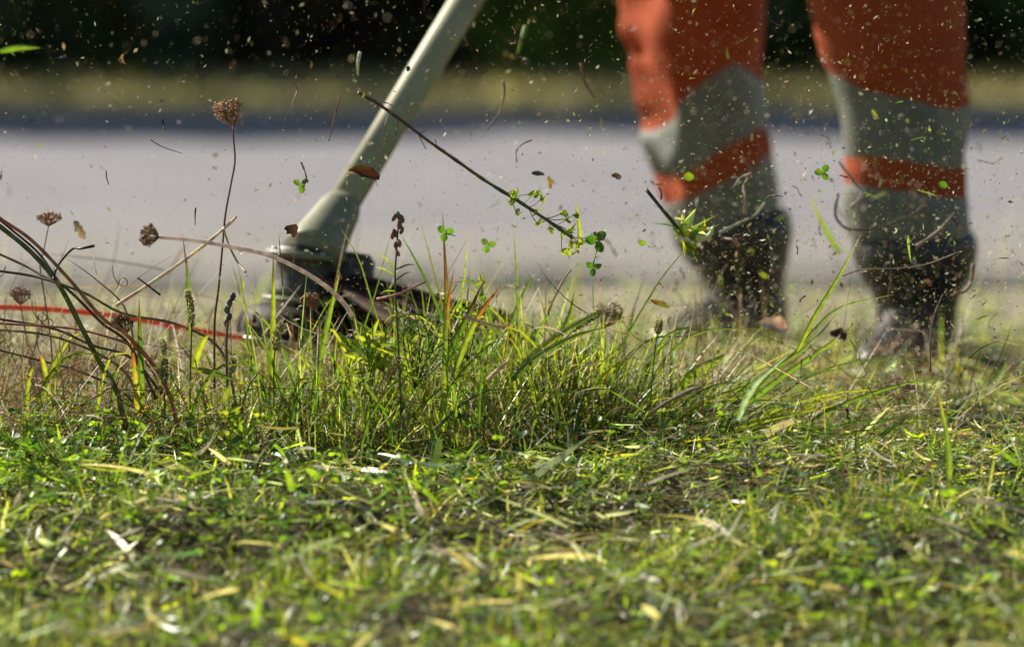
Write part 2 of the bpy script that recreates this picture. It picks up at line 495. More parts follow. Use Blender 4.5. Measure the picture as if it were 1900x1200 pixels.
x, y = scatter(48000, -1.4, .75, 7.0, 8.1, dens_tall)
n = len(x)
tuft = np.exp(-((x + .02) / .36) ** 2)
L = (rng.gamma(9, .0105, n) * (.62 + .55 * tuft))
L = np.where(rng.uniform(0, 1, n) < .1, L * 1.35, L)
az = rng.uniform(0, 6.283, n)
lean = np.where(x > .15, rng.normal(.75, .25, n), rng.normal(.28, .2, n))
az = np.where(x > .12, rng.normal(0.0, .8, n), az)
tl = ribbons(np.stack([x, y, gz(x, y) - .004], 1), az, L, rng.uniform(.0013, .0042, n), lean, np.abs(rng.normal(.45, .45, n)),
             pick(n, {'green': 3.5, 'straw': 1.2, 'brown': .7, 'blue': .6}), pick(n, {'green': 4, 'yellow': 1.8, 'straw': .9, 'blue': .9, 'brown': .3}), 6)
tufts = []
for tx, ty, th in [(-.50, 6.95, .085), (-.44, 6.80, .07), (-.62, 6.75, .065), (-.34, 7.0, .075), (-.30, 6.78, .05), (-.55, 6.62, .05), (-.68, 6.95, .07), (-.13, 6.95, .055), (.05, 6.9, .05),
                   (.30, 6.85, .04), (.5, 7.15, .05), (.12, 6.6, .035), (.62, 6.6, .04), (-.2, 6.5, .035), (.7, 7.5, .06), (.58, 7.75, .06), (.45, 6.45, .035), (-.85, 6.6, .06), (.95, 7.2, .06)]:
    m = 22
    xx, yy = rng.normal(tx, .03, m), rng.normal(ty, .03, m)
    aa = np.arctan2(yy - ty, xx - tx) + rng.normal(0, .5, m)
    tufts.append(ribbons(np.stack([xx, yy, gz(xx, yy) - .004], 1), aa, rng.uniform(.6, 1.25, m) * th, rng.uniform(.0025, .0065, m), rng.uniform(.1, .6, m), np.abs(rng.normal(.6, .4, m)),
                         pick(m, {'green': 4, 'straw': .6, 'brown': .4}), pick(m, {'green': 4, 'yellow': 2, 'blue': .6}), 6))
V, Q, c = join([tl] + tufts)
tag(link('long_grass', np_mesh('long_grass', V, Q, c), M['grass']), 'long uncut green grass of the strip still standing before the trimmer', 'grass', kind='stuff')

# 4 dry tangle at the foot of the uncut strip, left
x, y = scatter(32000, -1.5, .62, 7.18, 8.25, lambda x, y: (.30 + np.clip((-.12 - x) / .25, 0, 1) * .7) * (.4 + .6 * clump(x, y, 10, 7)) * np.clip((8.25 - y) / .3, 0, 1))
n = len(x)
c = pick(n, {'straw': 2.4, 'brown': 3.4, 'pale': .3})
tg = ribbons(np.stack([x, y, gz(x, y) + rng.gamma(2, .022, n)], 1), rng.uniform(0, 6.283, n), rng.gamma(4, .02, n), rng.uniform(.0009, .0024, n),
             rng.normal(1.15, .45, n), rng.normal(.2, .6, n), c, c * .9, 5, pow_=5, basew=1)
V, Q, c = tg
tag(link('dry_tangle', np_mesh('dry_tangle', V, Q, c), M['dry']), 'tangle of dead brown and straw stalks in the uncut strip', 'dead grass', kind='stuff')

# 5 clover and other small round leaves near the ground
def leaf_discs(x, y, z, r, col, tilt=.5):
    n = len(x); k = 7
    an = np.linspace(0, 2 * math.pi, k, endpoint=False)
    rad = np.ones(k) * (1 + .0 * an); rad[0] = .82
    px = np.cos(an) * rad; py = np.sin(an) * rad
    nrm = np.stack([rng.normal(0, tilt, n), rng.normal(0, tilt, n), np.ones(n)], 1)
    nrm /= np.linalg.norm(nrm, axis=1)[:, None]
    ref = np.stack([np.cos(t := rng.uniform(0, 6.283, n)), np.sin(t), np.zeros(n)], 1)
    u = np.cross(nrm, ref); u /= np.linalg.norm(u, axis=1)[:, None]; v = np.cross(nrm, u)
    cen = np.stack([x, y, z], 1)
    fold = (np.abs(py) * .28)
    P = cen[:, None, :] + r[:, None, None] * (u[:, None, :] * px[None, :, None] + v[:, None, :] * py[None, :, None] + nrm[:, None, :] * fold[None, :, None])
    V = np.concatenate([P, cen[:, None, :]], 1).reshape(-1, 3)
    b = np.arange(n)[:, None] * (k + 1)
    j = np.arange(k)[None, :]
    Q = np.stack([(b + j).ravel(), (b + (j + 1) % k).ravel(), np.repeat(b + k, k, 1).ravel()], 1)
    cc = np.repeat(col[:, None, :], k + 1, 1).reshape(-1, 3)
    return V, Q, cc


def clover_field(n, dens, zmean):
    x, y = scatter(n, -1.2, 1.2, 5.9, 7.9, dens)
    m = len(x); z = gz(x, y) + rng.gamma(4, zmean / 4, m)
    parts = []
    a = rng.uniform(0, 6.283, m); r = rng.uniform(.0026, .006, m)
    col = pick(m, {'green': 4, 'yellow': .5, 'blue': 1}) * np.array([.95, 1.15, .8])
    for q in range(3):
        t = a + q * 2.094
        parts.append(leaf_discs(x + np.cos(t) * r * 1.05, y + np.sin(t) * r * 1.05, z + rng.normal(0, .001, m), r, col))
    return join(parts)


def dens_clover(x, y):
    left = np.exp(-((x + .62) / .26) ** 2 - ((y - 7.12) / .22) ** 2)
    mid = .42 * np.clip((7.5 - y) / .5, 0, 1) * clump(x, y, 8, 9) ** 1.5
    return np.clip(left + mid, 0, 1)


V, Q, c = clover_field(19000, dens_clover, .03)
tag(link('clover_leaves', np_mesh('clover_leaves', V, Q, c), M['clover']), 'low patch of small round clover leaves in the verge', 'clover', kind='stuff')

# 6 dry and green grass of the verge on the far side of the road
x, y = scatter(22000, -3.4, 3.4, 17.75, 21.0)
n = len(x)
fv = ribbons(np.stack([x, y, np.zeros(n) - .002], 1), rng.uniform(0, 6.283, n), rng.gamma(4, .009, n), rng.uniform(.006, .012, n), rng.normal(.5, .3, n),
             rng.normal(.6, .4, n), pick(n, {'straw': 3.5, 'green': .7}), pick(n, {'straw': 4, 'green': .5, 'yellow': .6}), 3)
V, Q, c = fv
tag(link('far_verge_grass', np_mesh('far_verge_grass', V, Q, c), M['grass']), 'dry straw coloured grass along the far side of the road', 'grass', kind='stuff')

# ------------------------------------------------------------------ shrubs of the hedge beyond the road
def shrub_meshes(seed, h, rx_, ry_, cols):
    r = np.random.default_rng(seed)
    n = 9000
    th = r.uniform(0, 6.283, n); zz = np.where(r.uniform(0, 1, n) < .22, r.uniform(0.0, .16, n), r.uniform(.02, 1, n))
    prof = np.sqrt(np.clip(1 - (np.clip(zz - .7, 0, 1) / .3) ** 2.4, .02, 1))
    keep = (zz < .2) | (zz > .72) | (r.uniform(0, 1, n) < .05) | (h < 3)  # unseen middle of the crown thinned to let dappled sun onto the verge
    lump = 1 + .16 * np.sin(3 * th + 7 * zz + seed) + .1 * np.sin(7 * th - 11 * zz)
    rr = prof * lump * np.sqrt(r.uniform(.45, 1, n))
    cen = np.stack([rr * rx_ * np.cos(th), rr * ry_ * np.sin(th), zz * h], 1)
    cen = cen[keep]; n = len(cen)
    u = r.normal(0, 1, (n, 3)); u /= np.linalg.norm(u, axis=1)[:, None]
    w = r.normal(0, 1, (n, 3)); w = np.cross(u, w); w /= np.linalg.norm(w, axis=1)[:, None]
    a = r.uniform(.1, .2, n)[:, None] * min(1, h / 3); b = a * .55
    V = np.stack([cen - u * a, cen - w * b, cen + u * a, cen + w * b], 1).reshape(-1, 3)
    Q = np.arange(n * 4).reshape(n, 4)
    c = np.array(cols)[r.integers(0, len(cols), n)] * r.uniform(.7, 1.3, (n, 1))
    crown = np_mesh('crown', V, Q, np.repeat(c, 4, 0))
    mb = MB()
    for k in range(7):
        a = k * .9 + seed
        tip = Vector((math.cos(a) * rx_ * .6, math.sin(a) * ry_ * .6, h * random.uniform(.6, .9)))
        tube(mb, [(math.cos(a) * .08, math.sin(a) * .08, -.05), tip * .4 + Vector((0, 0, h * .12)), tip], lambda s: .05 * (1 - .85 * s), (.06, .045, .03), 6, 8)
    return crown, mb.mesh('trunk')


DARK = [(.045, .085, .02), (.055, .095, .028), (.04, .07, .022), (.07, .08, .03)]
BROWN = [(.10, .085, .04), (.08, .09, .03), (.12, .085, .05)]
SUNLIT_LEAF = [(.15, .23, .02), (.12, .19, .02), (.18, .24, .03)]  # leaf colour brightened to stand for a sunlit patch in the shaded hedge
variants = [shrub_meshes(1, 6.3, 1.5, 1.15, DARK), shrub_meshes(2, 6.1, 1.4, 1.15, DARK), shrub_meshes(3, 6.2, 1.45, 1.15, BROWN)]
spots = [(-9.6, 22.0, 0), (-7.7, 21.9, 1), (-5.9, 22.1, 0), (-4.1, 21.9, 1), (-2.3, 22.0, 0), (-.55, 22.15, 2), (1.3, 22.0, 1), (3.1, 21.9, 0), (4.9, 22.1, 1),
         (-8.6, 23.4, 1), (-6.4, 23.5, 0), (-4.6, 23.4, 2), (-2.8, 23.5, 1), (-1.0, 23.4, 0), (.8, 23.5, 1), (2.4, 23.4, 0), (4.2, 23.5, 1)]
for i, (sx, sy, k) in enumerate(spots):
    t = empty('hedge_shrub', (sx, sy, 0))
    t.rotation_euler.z = i * 1.3
    if sy > 23: t.scale = (1, 1, .22)  # back row flattened so sun passes over it to the verge
    for nm, me, mt in (('crown', variants[k][0], M['hedge']), ('trunk', variants[k][1], M['bark'])):
        if not me.materials: me.materials.append(mt)
        o = bpy.data.objects.new(nm, me); C.objects.link(o); o.parent = t
    if k == 2:
        tag(t, 'brownish shrub in the dark hedge beyond the road', 'shrub', 'brownish hedge shrubs beyond the road')
    else:
        tag(t, 'tall dark green shrub in the hedge beyond the road', 'shrub', 'tall dark green hedge shrubs beyond the road')
    if sy > 23: tag(t, 'low dark undergrowth shrub behind the hedge beyond the road', 'shrub', 'low undergrowth shrubs behind the hedge')
sunlit_shrub = shrub_meshes(8, .75, .42, .3, SUNLIT_LEAF)
t = empty('low_shrub', (.30, 20.75, 0))
link('crown', sunlit_shrub[0], M['hedge'], t).matrix_parent_inverse.identity()
link('trunk', sunlit_shrub[1], M['bark'], t).matrix_parent_inverse.identity()
tag(t, 'low green shrub in front of the dark hedge, leaves brightened as if sunlit', 'shrub')

# ------------------------------------------------------------------ brush cutter
HY = 7.8
hx = W(568, 560, HY).x
bc = empty('brush_cutter', (hx, HY, 0.09))
tag(bc, 'olive brush cutter with black cord head and brown guard cutting the grass', 'brush cutter')
g0 = W(592, 452, HY)
g1 = W(866, 0, 8.2)
sd = (g1 - g0).normalized()
mb = MB(); tube(mb, [g0 - sd * .02, g0 + sd * .6, g0 + sd * 1.65], .0225, (.3, .3, .2), 28)
shaft = link('shaft', mb.mesh('shaft'), M['shaft'], bc)
mb = MB()
prof = [(.026, .085), (.030, .07), (.033, .045), (.037, .015), (.041, -.015), (.043, -.03)]
lathe(mb, [(r, z) for r, z in reversed(prof)], g0, (.3, .3, .2), 32, sd)
link('collar', mb.mesh('collar'), M['collar'], bc)
# gear housing, its axis almost upright
ax = Vector((.10, .05, 1)).normalized()
top = W(570, 470, HY)
def zc(py): return W(568, py, HY)
mb = MB()
prof = [(.052, 0), (.052, .012), (.048, .02), (.046, .055), (.050, .062), (.0505, .068), (.040, .074), (.01, .076)]
lathe(mb, prof, zc(556), (.05, .05, .05), 36, ax)
# rear lobe of the housing where the guard bolts on
lathe(mb, [(.001, -.03), (.03, -.03), (.037, -.02), (.036, .035), (.028, .045), (.001, .047)], zc(545) + Vector((.055, .02, .01)), (.05, .05, .05), 28, ax)
hs = link('gear_housing', mb.mesh('gear_housing'), M['housing'], bc)
mb = MB(); lathe(mb, [(.040, 0), (.0555, .001), (.0570, .005), (.0555, .009), (.040, .010)], zc(480), (.3, .3, .2), 40, ax)
link('flange', mb.mesh('flange'), M['collar'], bc)
for a in range(4):
    mb = MB(); an = a * 1.57 + .5
    p = zc(480) + ax * .0095 + Vector((.049 * math.cos(an), .049 * math.sin(an), -.1 * .049 * math.cos(an)))
    lathe(mb, [(.0045, 0), (.0045, .004), (.002, .005)], p, (.2, .2, .2), 6, ax)
    link('bolt', mb.mesh('bolt'), M['cup'], hs)
mb = MB(); lathe(mb, [(.055, 0), (.0605, .001), (.062, .004), (.0605, .007), (.05, .008)], zc(563), (.3, .3, .2), 40, ax)
link('lower_flange', mb.mesh('lower_flange'), M['collar'], bc)
mb = MB(); lathe(mb, [(.055, -.052), (.078, -.05), (.086, -.044), (.088, -.034), (.084, -.018), (.076, -.008), (.062, -.001), (.03, 0)], zc(566), (.03, .03, .03), 48, ax)
sp = link('spool', mb.mesh('spool'), M['spool'], bc)
for a in range(10):
    mb = MB(); an = a * .628
    o_ = Vector((math.cos(an), math.sin(an), -.1 * math.cos(an)))
    tube(mb, [zc(566) + o_ * .083 - ax * .016, zc(566) + o_ * .0895 - ax * .034, zc(566) + o_ * .086 - ax * .047], .004, (.03, .03, .03), 6, 6)
    link('rib', mb.mesh('rib'), M['spool'], sp)
mb = MB(); lathe(mb, [(.01, -.012), (.055, -.012), (.084, -.004), (.098, .002), (.0985, .004), (.095, .005), (.05, .004)], zc(566) - ax * .053, (.5, .5, .45), 48, ax)
link('glide_cup', mb.mesh('glide_cup'), M['cup'], bc)
# guard: a curved sector with a turned-down skirt
mb = MB()
gc = zc(560)
rings = []
for i in range(33):
    f = R(-62 + 150 * i / 32)
    d = Vector((math.cos(f), math.sin(f), 0))
    reach = .275 + .03 * math.cos(f)
    row = []
    for r_, z_ in ((.05, .040), (.09, .034), (.15, .022), (.21, .010), (reach - .012, .0), (reach, -.008), (reach + .004, -.022), (reach + .006, -.058)):
        row.append(gc + d * r_ + Vector((0, 0, z_ - .10 * r_ * math.cos(f))))
    rings.append(row)
loft(mb, rings, (.03, .02, .02), close=False)
gd = link('guard', mb.mesh('guard'), M['guard'], bc)
sm = gd.modifiers.new('thick', 'SOLIDIFY'); sm.thickness = .006
for i in (4, 11, 18, 25):
    mb = MB(); tube(mb, [p + Vector((0, 0, .004)) for p in rings[i][:6]], .005, (.03, .02, .02), 6)
    link('stiffening_rib', mb.mesh('rib'), M['guard'], gd)
# nylon cord leaving the spool on two sides
cps = [W(470, 628, HY - .05), W(420, 622, HY - .07), W(330, 606, HY - .10), W(230, 588, HY - .13), W(110, 575, HY - .16), W(0, 570, HY - .19), W(-90, 572, HY - .2)]
mb = MB(); tube(mb, cps, .0037, (.9, .15, .05), 8, 40)
link('cutting_cord', mb.mesh('cord'), M['cord'], bc)
mb = MB(); tube(mb, [zc(620) + Vector((.085, .02, 0)), zc(625) + Vector((.2, .06, -.005)), zc(628) + Vector((.29, .13, -.01))], .0016, (.9, .15, .05), 8, 20)
link('cutting_cord', mb.mesh('cord'), M['cord'], bc)
# upper end: handle bar and engine, above the picture
hp = g0 + sd * 1.02
mb = MB(); tube(mb, [hp + Vector((-.30, -.1, .22)), hp + Vector((-.24, -.05, .08)), hp, hp + Vector((.22, -.1, .06)), hp + Vector((.28, -.14, .22))], .012, (.05, .05, .05), 10, 30)
link('handle_bar', mb.mesh('handle_bar'), M['spool'], bc)
mb = MB(); lathe(mb, [(.03, 0), (.085, .04), (.11, .1), (.115, .2), (.09, .27), (.02, .28)], g0 + sd * 1.62, (.05, .05, .05), 28, sd)
link('engine', mb.mesh('engine'), M['housing'], bc)

# ------------------------------------------------------------------ the operator
LEG = {
    'l': (9.0, [(-700, 1085, 1380), (-500, 1100, 1400), (-250, 1112, 1412), (-100, 1122, 1416), (0, 1140, 1416), (70, 1152, 1418), (130, 1167, 1416), (190, 1181, 1418), (240, 1190, 1426), (300, 1203, 1438), (340, 1216, 1441), (372, 1228, 1443), (410, 1240, 1450), (440, 1246, 1453)]),
    'r': (8.57, [(-700, 1440, 1760), (-500, 1450, 1772), (-250, 1456, 1784), (-100, 1474, 1788), (0, 1490, 1790), (70, 1508, 1790), (130, 1533, 1792), (190, 1557, 1797), (240, 1562, 1791), (290, 1566, 1786), (320, 1562, 1792), (350, 1566, 1793), (400, 1569, 1795), (440, 1574, 1797)]),
}


def leg_profile(side):
    Y0, tb = LEG[side]
    rows = []
    for py, a, b in tb:
        pa, pb = W(a, py, Y0), W(b, py, Y0)
        rows.append((pa.z, (pa.x + pb.x) / 2, (pb.x - pa.x) / 2))
    rows.sort()
    z = np.array([r[0] for r in rows]); return Y0, z, np.array([r[1] for r in rows]), np.array([r[2] for r in rows])


PROF = {s: leg_profile(s) for s in 'lr'}


def leg_pt(side, z, u, off=0.0):
    Y0, zs, cs, hs_ = PROF[side]
    c = np.interp(z, zs, cs); a = np.interp(z, zs, hs_)
    f = noise.noise(Vector((math.cos(u) * 1.4 + (3 if side == 'l' else 9), math.sin(u) * 1.4, z * 7)))
    f2 = noise.noise(Vector((math.cos(u) * 1.1 + z * 9, math.sin(u) * 1.1 + 5, z * 26 + (0 if side == 'l' else 4) + 2 * math.cos(u))))
    lift = math.sin(max(0, min(1, (z - .17) / .1)) * math.pi / 2)
    k = 1 + .07 * f + .05 * f2 * lift
    b = min(a * .92, .115)
    lean = (z - .2) * (-.12)
    qx, qy = (a * k + off) * math.cos(u), (b * k + off) * math.sin(u)
    if side == 'l':
        # the cloth is drawn flat over the shin on the sunny side, up to the knee
        d_ = a * np.interp(z, [.2, .26, .34, .46, .56, .7], [1.1, .92, .80, .72, .64, .62]) * (1 + .16 * f2 + .16 * f) + off
        e_ = qx * -.89 + qy * -.456 - d_
        if e_ > 0: qx += .89 * e_; qy += .456 * e_
    return Vector((c + qx, Y0 + lean + qy, z))


pelvis = Vector((.36, 8.72, .95))
def skin_body():
    jl = {'la': Vector((W(1382, 600, 9.0).x, 9.0, .10)), 'ra': Vector((W(1700, 600, 8.57).x, 8.57, .10))}
    def cl(side, z):
        P_ = [leg_pt(side, z, 2 * math.pi * j / 8) for j in range(8)]
        return sum(P_, Vector()) / 8
    v = [pelvis,                                   # 0
         cl('l', .84), cl('l', .5), cl('l', .24), jl['la'] - Vector((0, 0, .015)), jl['la'] + Vector((-.03, -.04, -.04)),   # 1-5
         cl('r', .84), cl('r', .5), cl('r', .24), jl['ra'] - Vector((0, 0, .015)), jl['ra'] + Vector((-.015, -.045, -.04)),   # 6-10
         Vector((.34, 8.70, 1.15)), Vector((.32, 8.66, 1.40)), Vector((.31, 8.64, 1.52)), Vector((.30, 8.62, 1.60)), Vector((.295, 8.61, 1.72)),   # 11-15
         Vector((.16, 8.74, 1.38)), Vector((.06, 8.66, 1.15)), Vector((.0, 8.55, 1.02)),   # 16-18 arm
         Vector((.46, 8.56, 1.38)), Vector((.50, 8.42, 1.15)), Vector((.42, 8.40, 1.0))]   # 19-21 arm
    e = [(0, 1), (1, 2), (2, 3), (3, 4), (4, 5), (0, 6), (6, 7), (7, 8), (8, 9), (9, 10), (0, 11), (11, 12), (12, 13), (13, 14), (14, 15),
         (12, 16), (16, 17), (17, 18), (12, 19), (19, 20), (20, 21)]
    rad = [.13, .07, .05, .036, .026, .02, .07, .05, .036, .026, .02, .13, .12, .055, .075, .07, .06, .045, .035, .06, .045, .035]
    me = bpy.data.meshes.new('person'); me.from_pydata([p - pelvis for p in v], e, []); me.update()
    o = link('person', me, M['skin'], smooth=False)
    o.location = pelvis
    sk = o.modifiers.new('skin', 'SKIN'); sk.use_smooth_shade = True
    for i, r_ in enumerate(rad):
        me.skin_vertices[0].data[i].radius = (r_, r_)
    me.skin_vertices[0].data[0].use_root = True
    sb = o.modifiers.new('sub', 'SUBSURF'); sb.levels = 1; sb.render_levels = 1
    return o


person = skin_body()
tag(person, 'person in orange work trousers with grey reflective bands and black boots', 'person')
mb = MB()
NU = 64
for s in 'lr':
    zs = PROF[s][1]
    rings = [[leg_pt(s, z, 2 * math.pi * j / NU) for j in range(NU)] for z in np.linspace(zs[0], .86, 90)]
    # turned hem
    hem = [leg_pt(s, zs[0], 2 * math.pi * j / NU, -.006) + Vector((0, 0, .012)) for j in range(NU)]
    loft(mb, [hem] + rings, (.7, .1, .03))
lathe(mb, [(.235, -.16), (.215, -.08), (.19, 0), (.175, .08), (.17, .13)], pelvis, (.7, .1, .03), 48)
link('trousers', mb.mesh('trousers'), M['orange'], person)
mb = MB(); lathe(mb, [(.195, 0), (.19, .1), (.205, .25), (.21, .36), (.16, .46), (.08, .52)], pelvis + Vector((-.02, -.03, .03)), (.7, .1, .03), 48)
for a in ((Vector((.19, 8.72, 1.38)), Vector((.06, 8.66, 1.15)), Vector((.01, 8.56, 1.03))), (Vector((.44, 8.58, 1.38)), Vector((.50, 8.42, 1.15)), Vector((.43, 8.40, 1.02)))):
    tube(mb, list(a), lambda s_: .085 - .03 * s_, (.7, .1, .03), 20, 14)
link('jacket', mb.mesh('jacket'), M['orange'], person)
# helmet
mb = MB(); lathe(mb, [(.15, 0), (.125, .01), (.12, .06), (.10, .12), (.05, .155), (.005, .16)], (.295, 8.61, 1.70), (.9, .3, .05), 32)
link('helmet', mb.mesh('helmet'), M['cord'], person)


def band(side, pts):
    """pts: [(u-side -1..1, top py, bottom py)] given on the photo for the visible width"""
    Y0 = PROF[side][0]
    xs = [p[0] for p in pts]
    rings = []
    for i in range(9):
        row = []
        for j in range(NU):
            u = 2 * math.pi * j / NU
            tx = math.cos(u)
            zt = W(0, np.interp(tx, xs, [p[1] for p in pts]), Y0).z
            zb = W(0, np.interp(tx, xs, [p[2] for p in pts]), Y0).z
            z = zb + (zt - zb) * i / 8
            row.append(leg_pt(side, z, u, .0025 if 0 < i < 8 else .0005))
        rings.append(row)
    mb = MB(); loft(mb, rings, (.4, .4, .38))
    link('reflective_band', mb.mesh('band'), M['band'], person)


band('l', [(-1, 243, 322), (-.6, 215, 322), (-.2, 172, 300), (.2, 135, 270), (.5, 112, 252), (.8, 128, 238), (1, 150, 236)])
band('l', [(-1, 378, 440), (-.5, 362, 440), (0, 338, 440), (.5, 312, 440), (.8, 290, 440), (1, 285, 440)])
band('r', [(-1, 132, 290), (-.6, 165, 284), (0, 178, 294), (.5, 196, 303), (.8, 202, 308), (1, 190, 308)])
band('r', [(-1, 338, 440), (0, 350, 440), (.6, 362, 440), (1, 366, 440)])


def boot(side, ax_px, Y0, toe, length, top_z, cuff):
    """toe: unit direction on the ground"""
    A = Vector((W(ax_px, 600, Y0).x, Y0, float(gz(0, Y0))))
    A.z = float(gz(A.x, A.y)) + .004
    t = Vector((toe[0], toe[1], 0)).normalized(); n_ = Vector((-t.y, t.x, 0))
    mb = MB()
    # foot: sections from heel to toe (s, half width, height)
    secs = [(-.085, .018, .055), (-.08, .03, .085), (-.06, .042, .115), (-.03, .047, .135), (0, .047, .135), (.04, .046, .115), (.08, .046, .092), (.12, .051, .076), (.16, .052, .068), (.19, .047, .062), (.208, .036, .052), (.218, .02, .038)]
    k = length / .30
    rings = []
    for s_, hw, h in secs:
        row = []
        for j in range(20):
            an = 2 * math.pi * j / 20
            cx = math.cos(an); sy = math.sin(an)
            x_ = math.copysign(abs(cx) ** .75, cx) * hw
            z_ = .022 + (h - .022) * (.5 + .5 * math.copysign(abs(sy) ** .8, sy))
            row.append(A + t * (s_ * k) + n_ * x_ + Vector((0, 0, z_)))
        rings.append(row)
    loft(mb, rings, (.02, .02, .02), cap=True)
    # shaft of the boot with padded cuff
    prof = [(.05, .054, .0), (.085, .060, -.004), (.11, .063, -.006), (.13, .070, -.008), (.145, .080, -.008), (.165, .089, -.008), (.18, .094, -.008), (.2, .095, -.008), (top_z, .09, -.008), (top_z + .012, .072, -.012)]
    rings = []
    for z_, r_, off in prof:
        rings.append([A + t * (off + .0) + Vector((r_ * math.cos(q), r_ * math.sin(q), z_)) + Vector((cuff * max(0, min(1, (z_ - .1) / .07)), 0, 0)) for q in [2 * math.pi * j / 28 for j in range(28)]])
    loft(mb, rings, (.02, .02, .02))
    bo = link('boot', mb.mesh('boot'), M['boot'], person)
    mb = MB(); rings = []
    out = [(-.088, .02), (-.075, .036), (-.04, .044), (.0, .043), (.06, .046), (.12, .054), (.17, .054), (.2, .045), (.217, .028), (.225, .008)]
    pts = [(s_, w_) for s_, w_ in out] + [(s_, -w_) for s_, w_ in reversed(out)]
    for z_, g in ((0, .97), (.018, 1.03), (.027, 1.0), (.029, .9)):
        rings.append([A + t * (s_ * k * g) + n_ * (w_ * g) + Vector((0, 0, z_)) for s_, w_ in pts])
    loft(mb, rings, (.02, .02, .02), cap=True)
    link('sole', mb.mesh('sole'), M['sole'], bo)
    for q in range(5):
        s_ = .035 + q * .016; h = np.interp(s_, [r[0] for r in secs], [r[2] for r in secs]) + .002
        mb = MB(); tube(mb, [A + t * (s_ * k) + n_ * -.03 + Vector((0, 0, h - .012)), A + t * ((s_ + .008) * k) + Vector((0, 0, h)), A + t * (s_ * k) + n_ * .03 + Vector((0, 0, h - .012))], .0028, (.1, .1, .1), 6, 8)
        link('lace', mb.mesh('lace'), M['lace'], bo)


boot('l', 1382, 9.0, (-.62, -.78), .29, .225, -.024)
boot('r', 1700, 8.57, (-.30, -.95), .29, .215, -.004)

# ------------------------------------------------------------------ hero plants
def hexc(r, g, b):
    """a colour read off a thing, to linear"""
    f = lambda c: ((c / 255 + .055) / 1.055) ** 2.4 if c > 10 else c / 255 / 12.92
    return (f(r), f(g), f(b))


G1, G2, G3 = (.10, .18, .02), (.16, .24, .03), (.07, .13, .02)
YG, YL, BR, RD, DK = (.28, .32, .03), (.40, .34, .04), (.14, .06, .025), (.30, .09, .03), (.04, .025, .02)
STRAW, PINK = (.42, .33, .20), (.50, .38, .33)


def ramp(*stops):
    def f(s):
        return tuple(np.interp(s, [k[0] for k in stops], [k[1][i] for k in stops]) for i in range(3))
    return f


def blade_mesh(pts, width, col, n=14, face=None, fold=.35, twist=.6):
    """a leaf blade with a folded midrib, tapering to its tip (last point)"""
    P = spline(pts, n)
    face = Vector(face) if face else Vector((random.uniform(-.5, .5), -1, random.uniform(-.1, .3)))
    vs, cs, fs = [], [], []
    tw0 = random.uniform(-twist, twist)
    for i, p in enumerate(P):
        t = (P[min(i + 1, n - 1)] - P[max(i - 1, 0)]).normalized()
        a = t.cross(face).normalized()
        s = i / (n - 1)
        a = Matrix.Rotation(tw0 * (s - .3), 3, t) @ a
        b = t.cross(a)
        w = width * .5 * (.62 + .38 * min(1, s * 5)) * max(.03, (1 - s ** 2.6))
        c = col(s) if callable(col) else col
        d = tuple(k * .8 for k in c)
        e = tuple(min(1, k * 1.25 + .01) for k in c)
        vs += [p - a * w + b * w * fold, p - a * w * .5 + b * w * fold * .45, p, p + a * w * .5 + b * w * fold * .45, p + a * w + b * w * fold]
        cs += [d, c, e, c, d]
    for i in range(n - 1):
        for j in range(4):
            fs.append((i * 5 + j, i * 5 + j + 1, i * 5 + j + 6, i * 5 + j + 5))
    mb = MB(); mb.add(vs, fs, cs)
    return mb


def blade(px, width, col, label, Y=7.3, group=None, cat='grass plant', name='grass_plant', dy=None, mat='hero', **kw):
    """px: photo pixels from root to tip; Y distance(s)"""
    ys = [Y] * len(px) if not isinstance(Y, (list, tuple)) else np.interp(np.linspace(0, 1, len(px)), [0, 1], Y)
    pts = [W(a, b, d) for (a, b), d in zip(px, ys)]
    if dy is None:
        o = Vector(pts[0])
    me = blade_mesh([p - o for p in pts], width, col, **kw).mesh(name)
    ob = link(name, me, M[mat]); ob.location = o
    return tag(ob, label, cat, group)


mm = .001
blade([(505, 800), (506, 690), (507, 570), (507, 465)], 9.5 * mm, ramp((0, G1), (.4, YG), (.75, YG), (.88, BR), (1, DK)), 'tall upright yellow-green blade with a brown tip before the trimmer head', 7.24, fold=.3, face=(0, -1, 0), twist=.2)
blade([(572, 800), (592, 680), (612, 580), (631, 505)], 10 * mm, ramp((0, G1), (.6, G2), (1, YG)), 'broad bright green blade leaning towards the boots before the trimmer head', 7.28, face=(0, -1, 0), twist=.2)
blade([(264, 760), (262, 690), (259, 620), (258, 552)], 8.5 * mm, ramp((0, G2), (.6, G1), (.9, BR), (1, DK)), 'upright green blade with a dark tip beside the arching dry stems', 7.2, face=(.2, -1, 0))
blade([(256, 770), (254, 720), (248, 670), (243, 622)], 8.5 * mm, ramp((0, YL), (.4, YL), (.7, RD), (1, BR)), 'yellow blade with red-brown edges beside the arching dry stems', 7.18, face=(.4, -1, 0))
blade([(826, 800), (826, 660), (828, 540), (821, 393)], 8.5 * mm, ramp((0, G2), (.5, G1), (.75, BR), (1, DK)), 'tallest upright blade of the tuft with a long brown tip', 7.25, face=(0, -1, 0), twist=.2)
blade([(822, 800), (824, 720), (828, 640), (832, 560), (842, 500)], 9 * mm, ramp((0, YG), (.5, G2), (.8, RD), (1, BR)), 'green blade with a red tip in the middle of the tuft', 7.2, face=(.1, -1, 0), twist=.3)
blade([(826, 690), (846, 630), (870, 580), (897, 520)], 10 * mm, ramp((0, G1), (.5, G1), (.8, BR), (1, RD)), 'dark green blade with a purple-brown tip leaning towards the boots from the tuft', 7.22, face=(0, -1, .2))
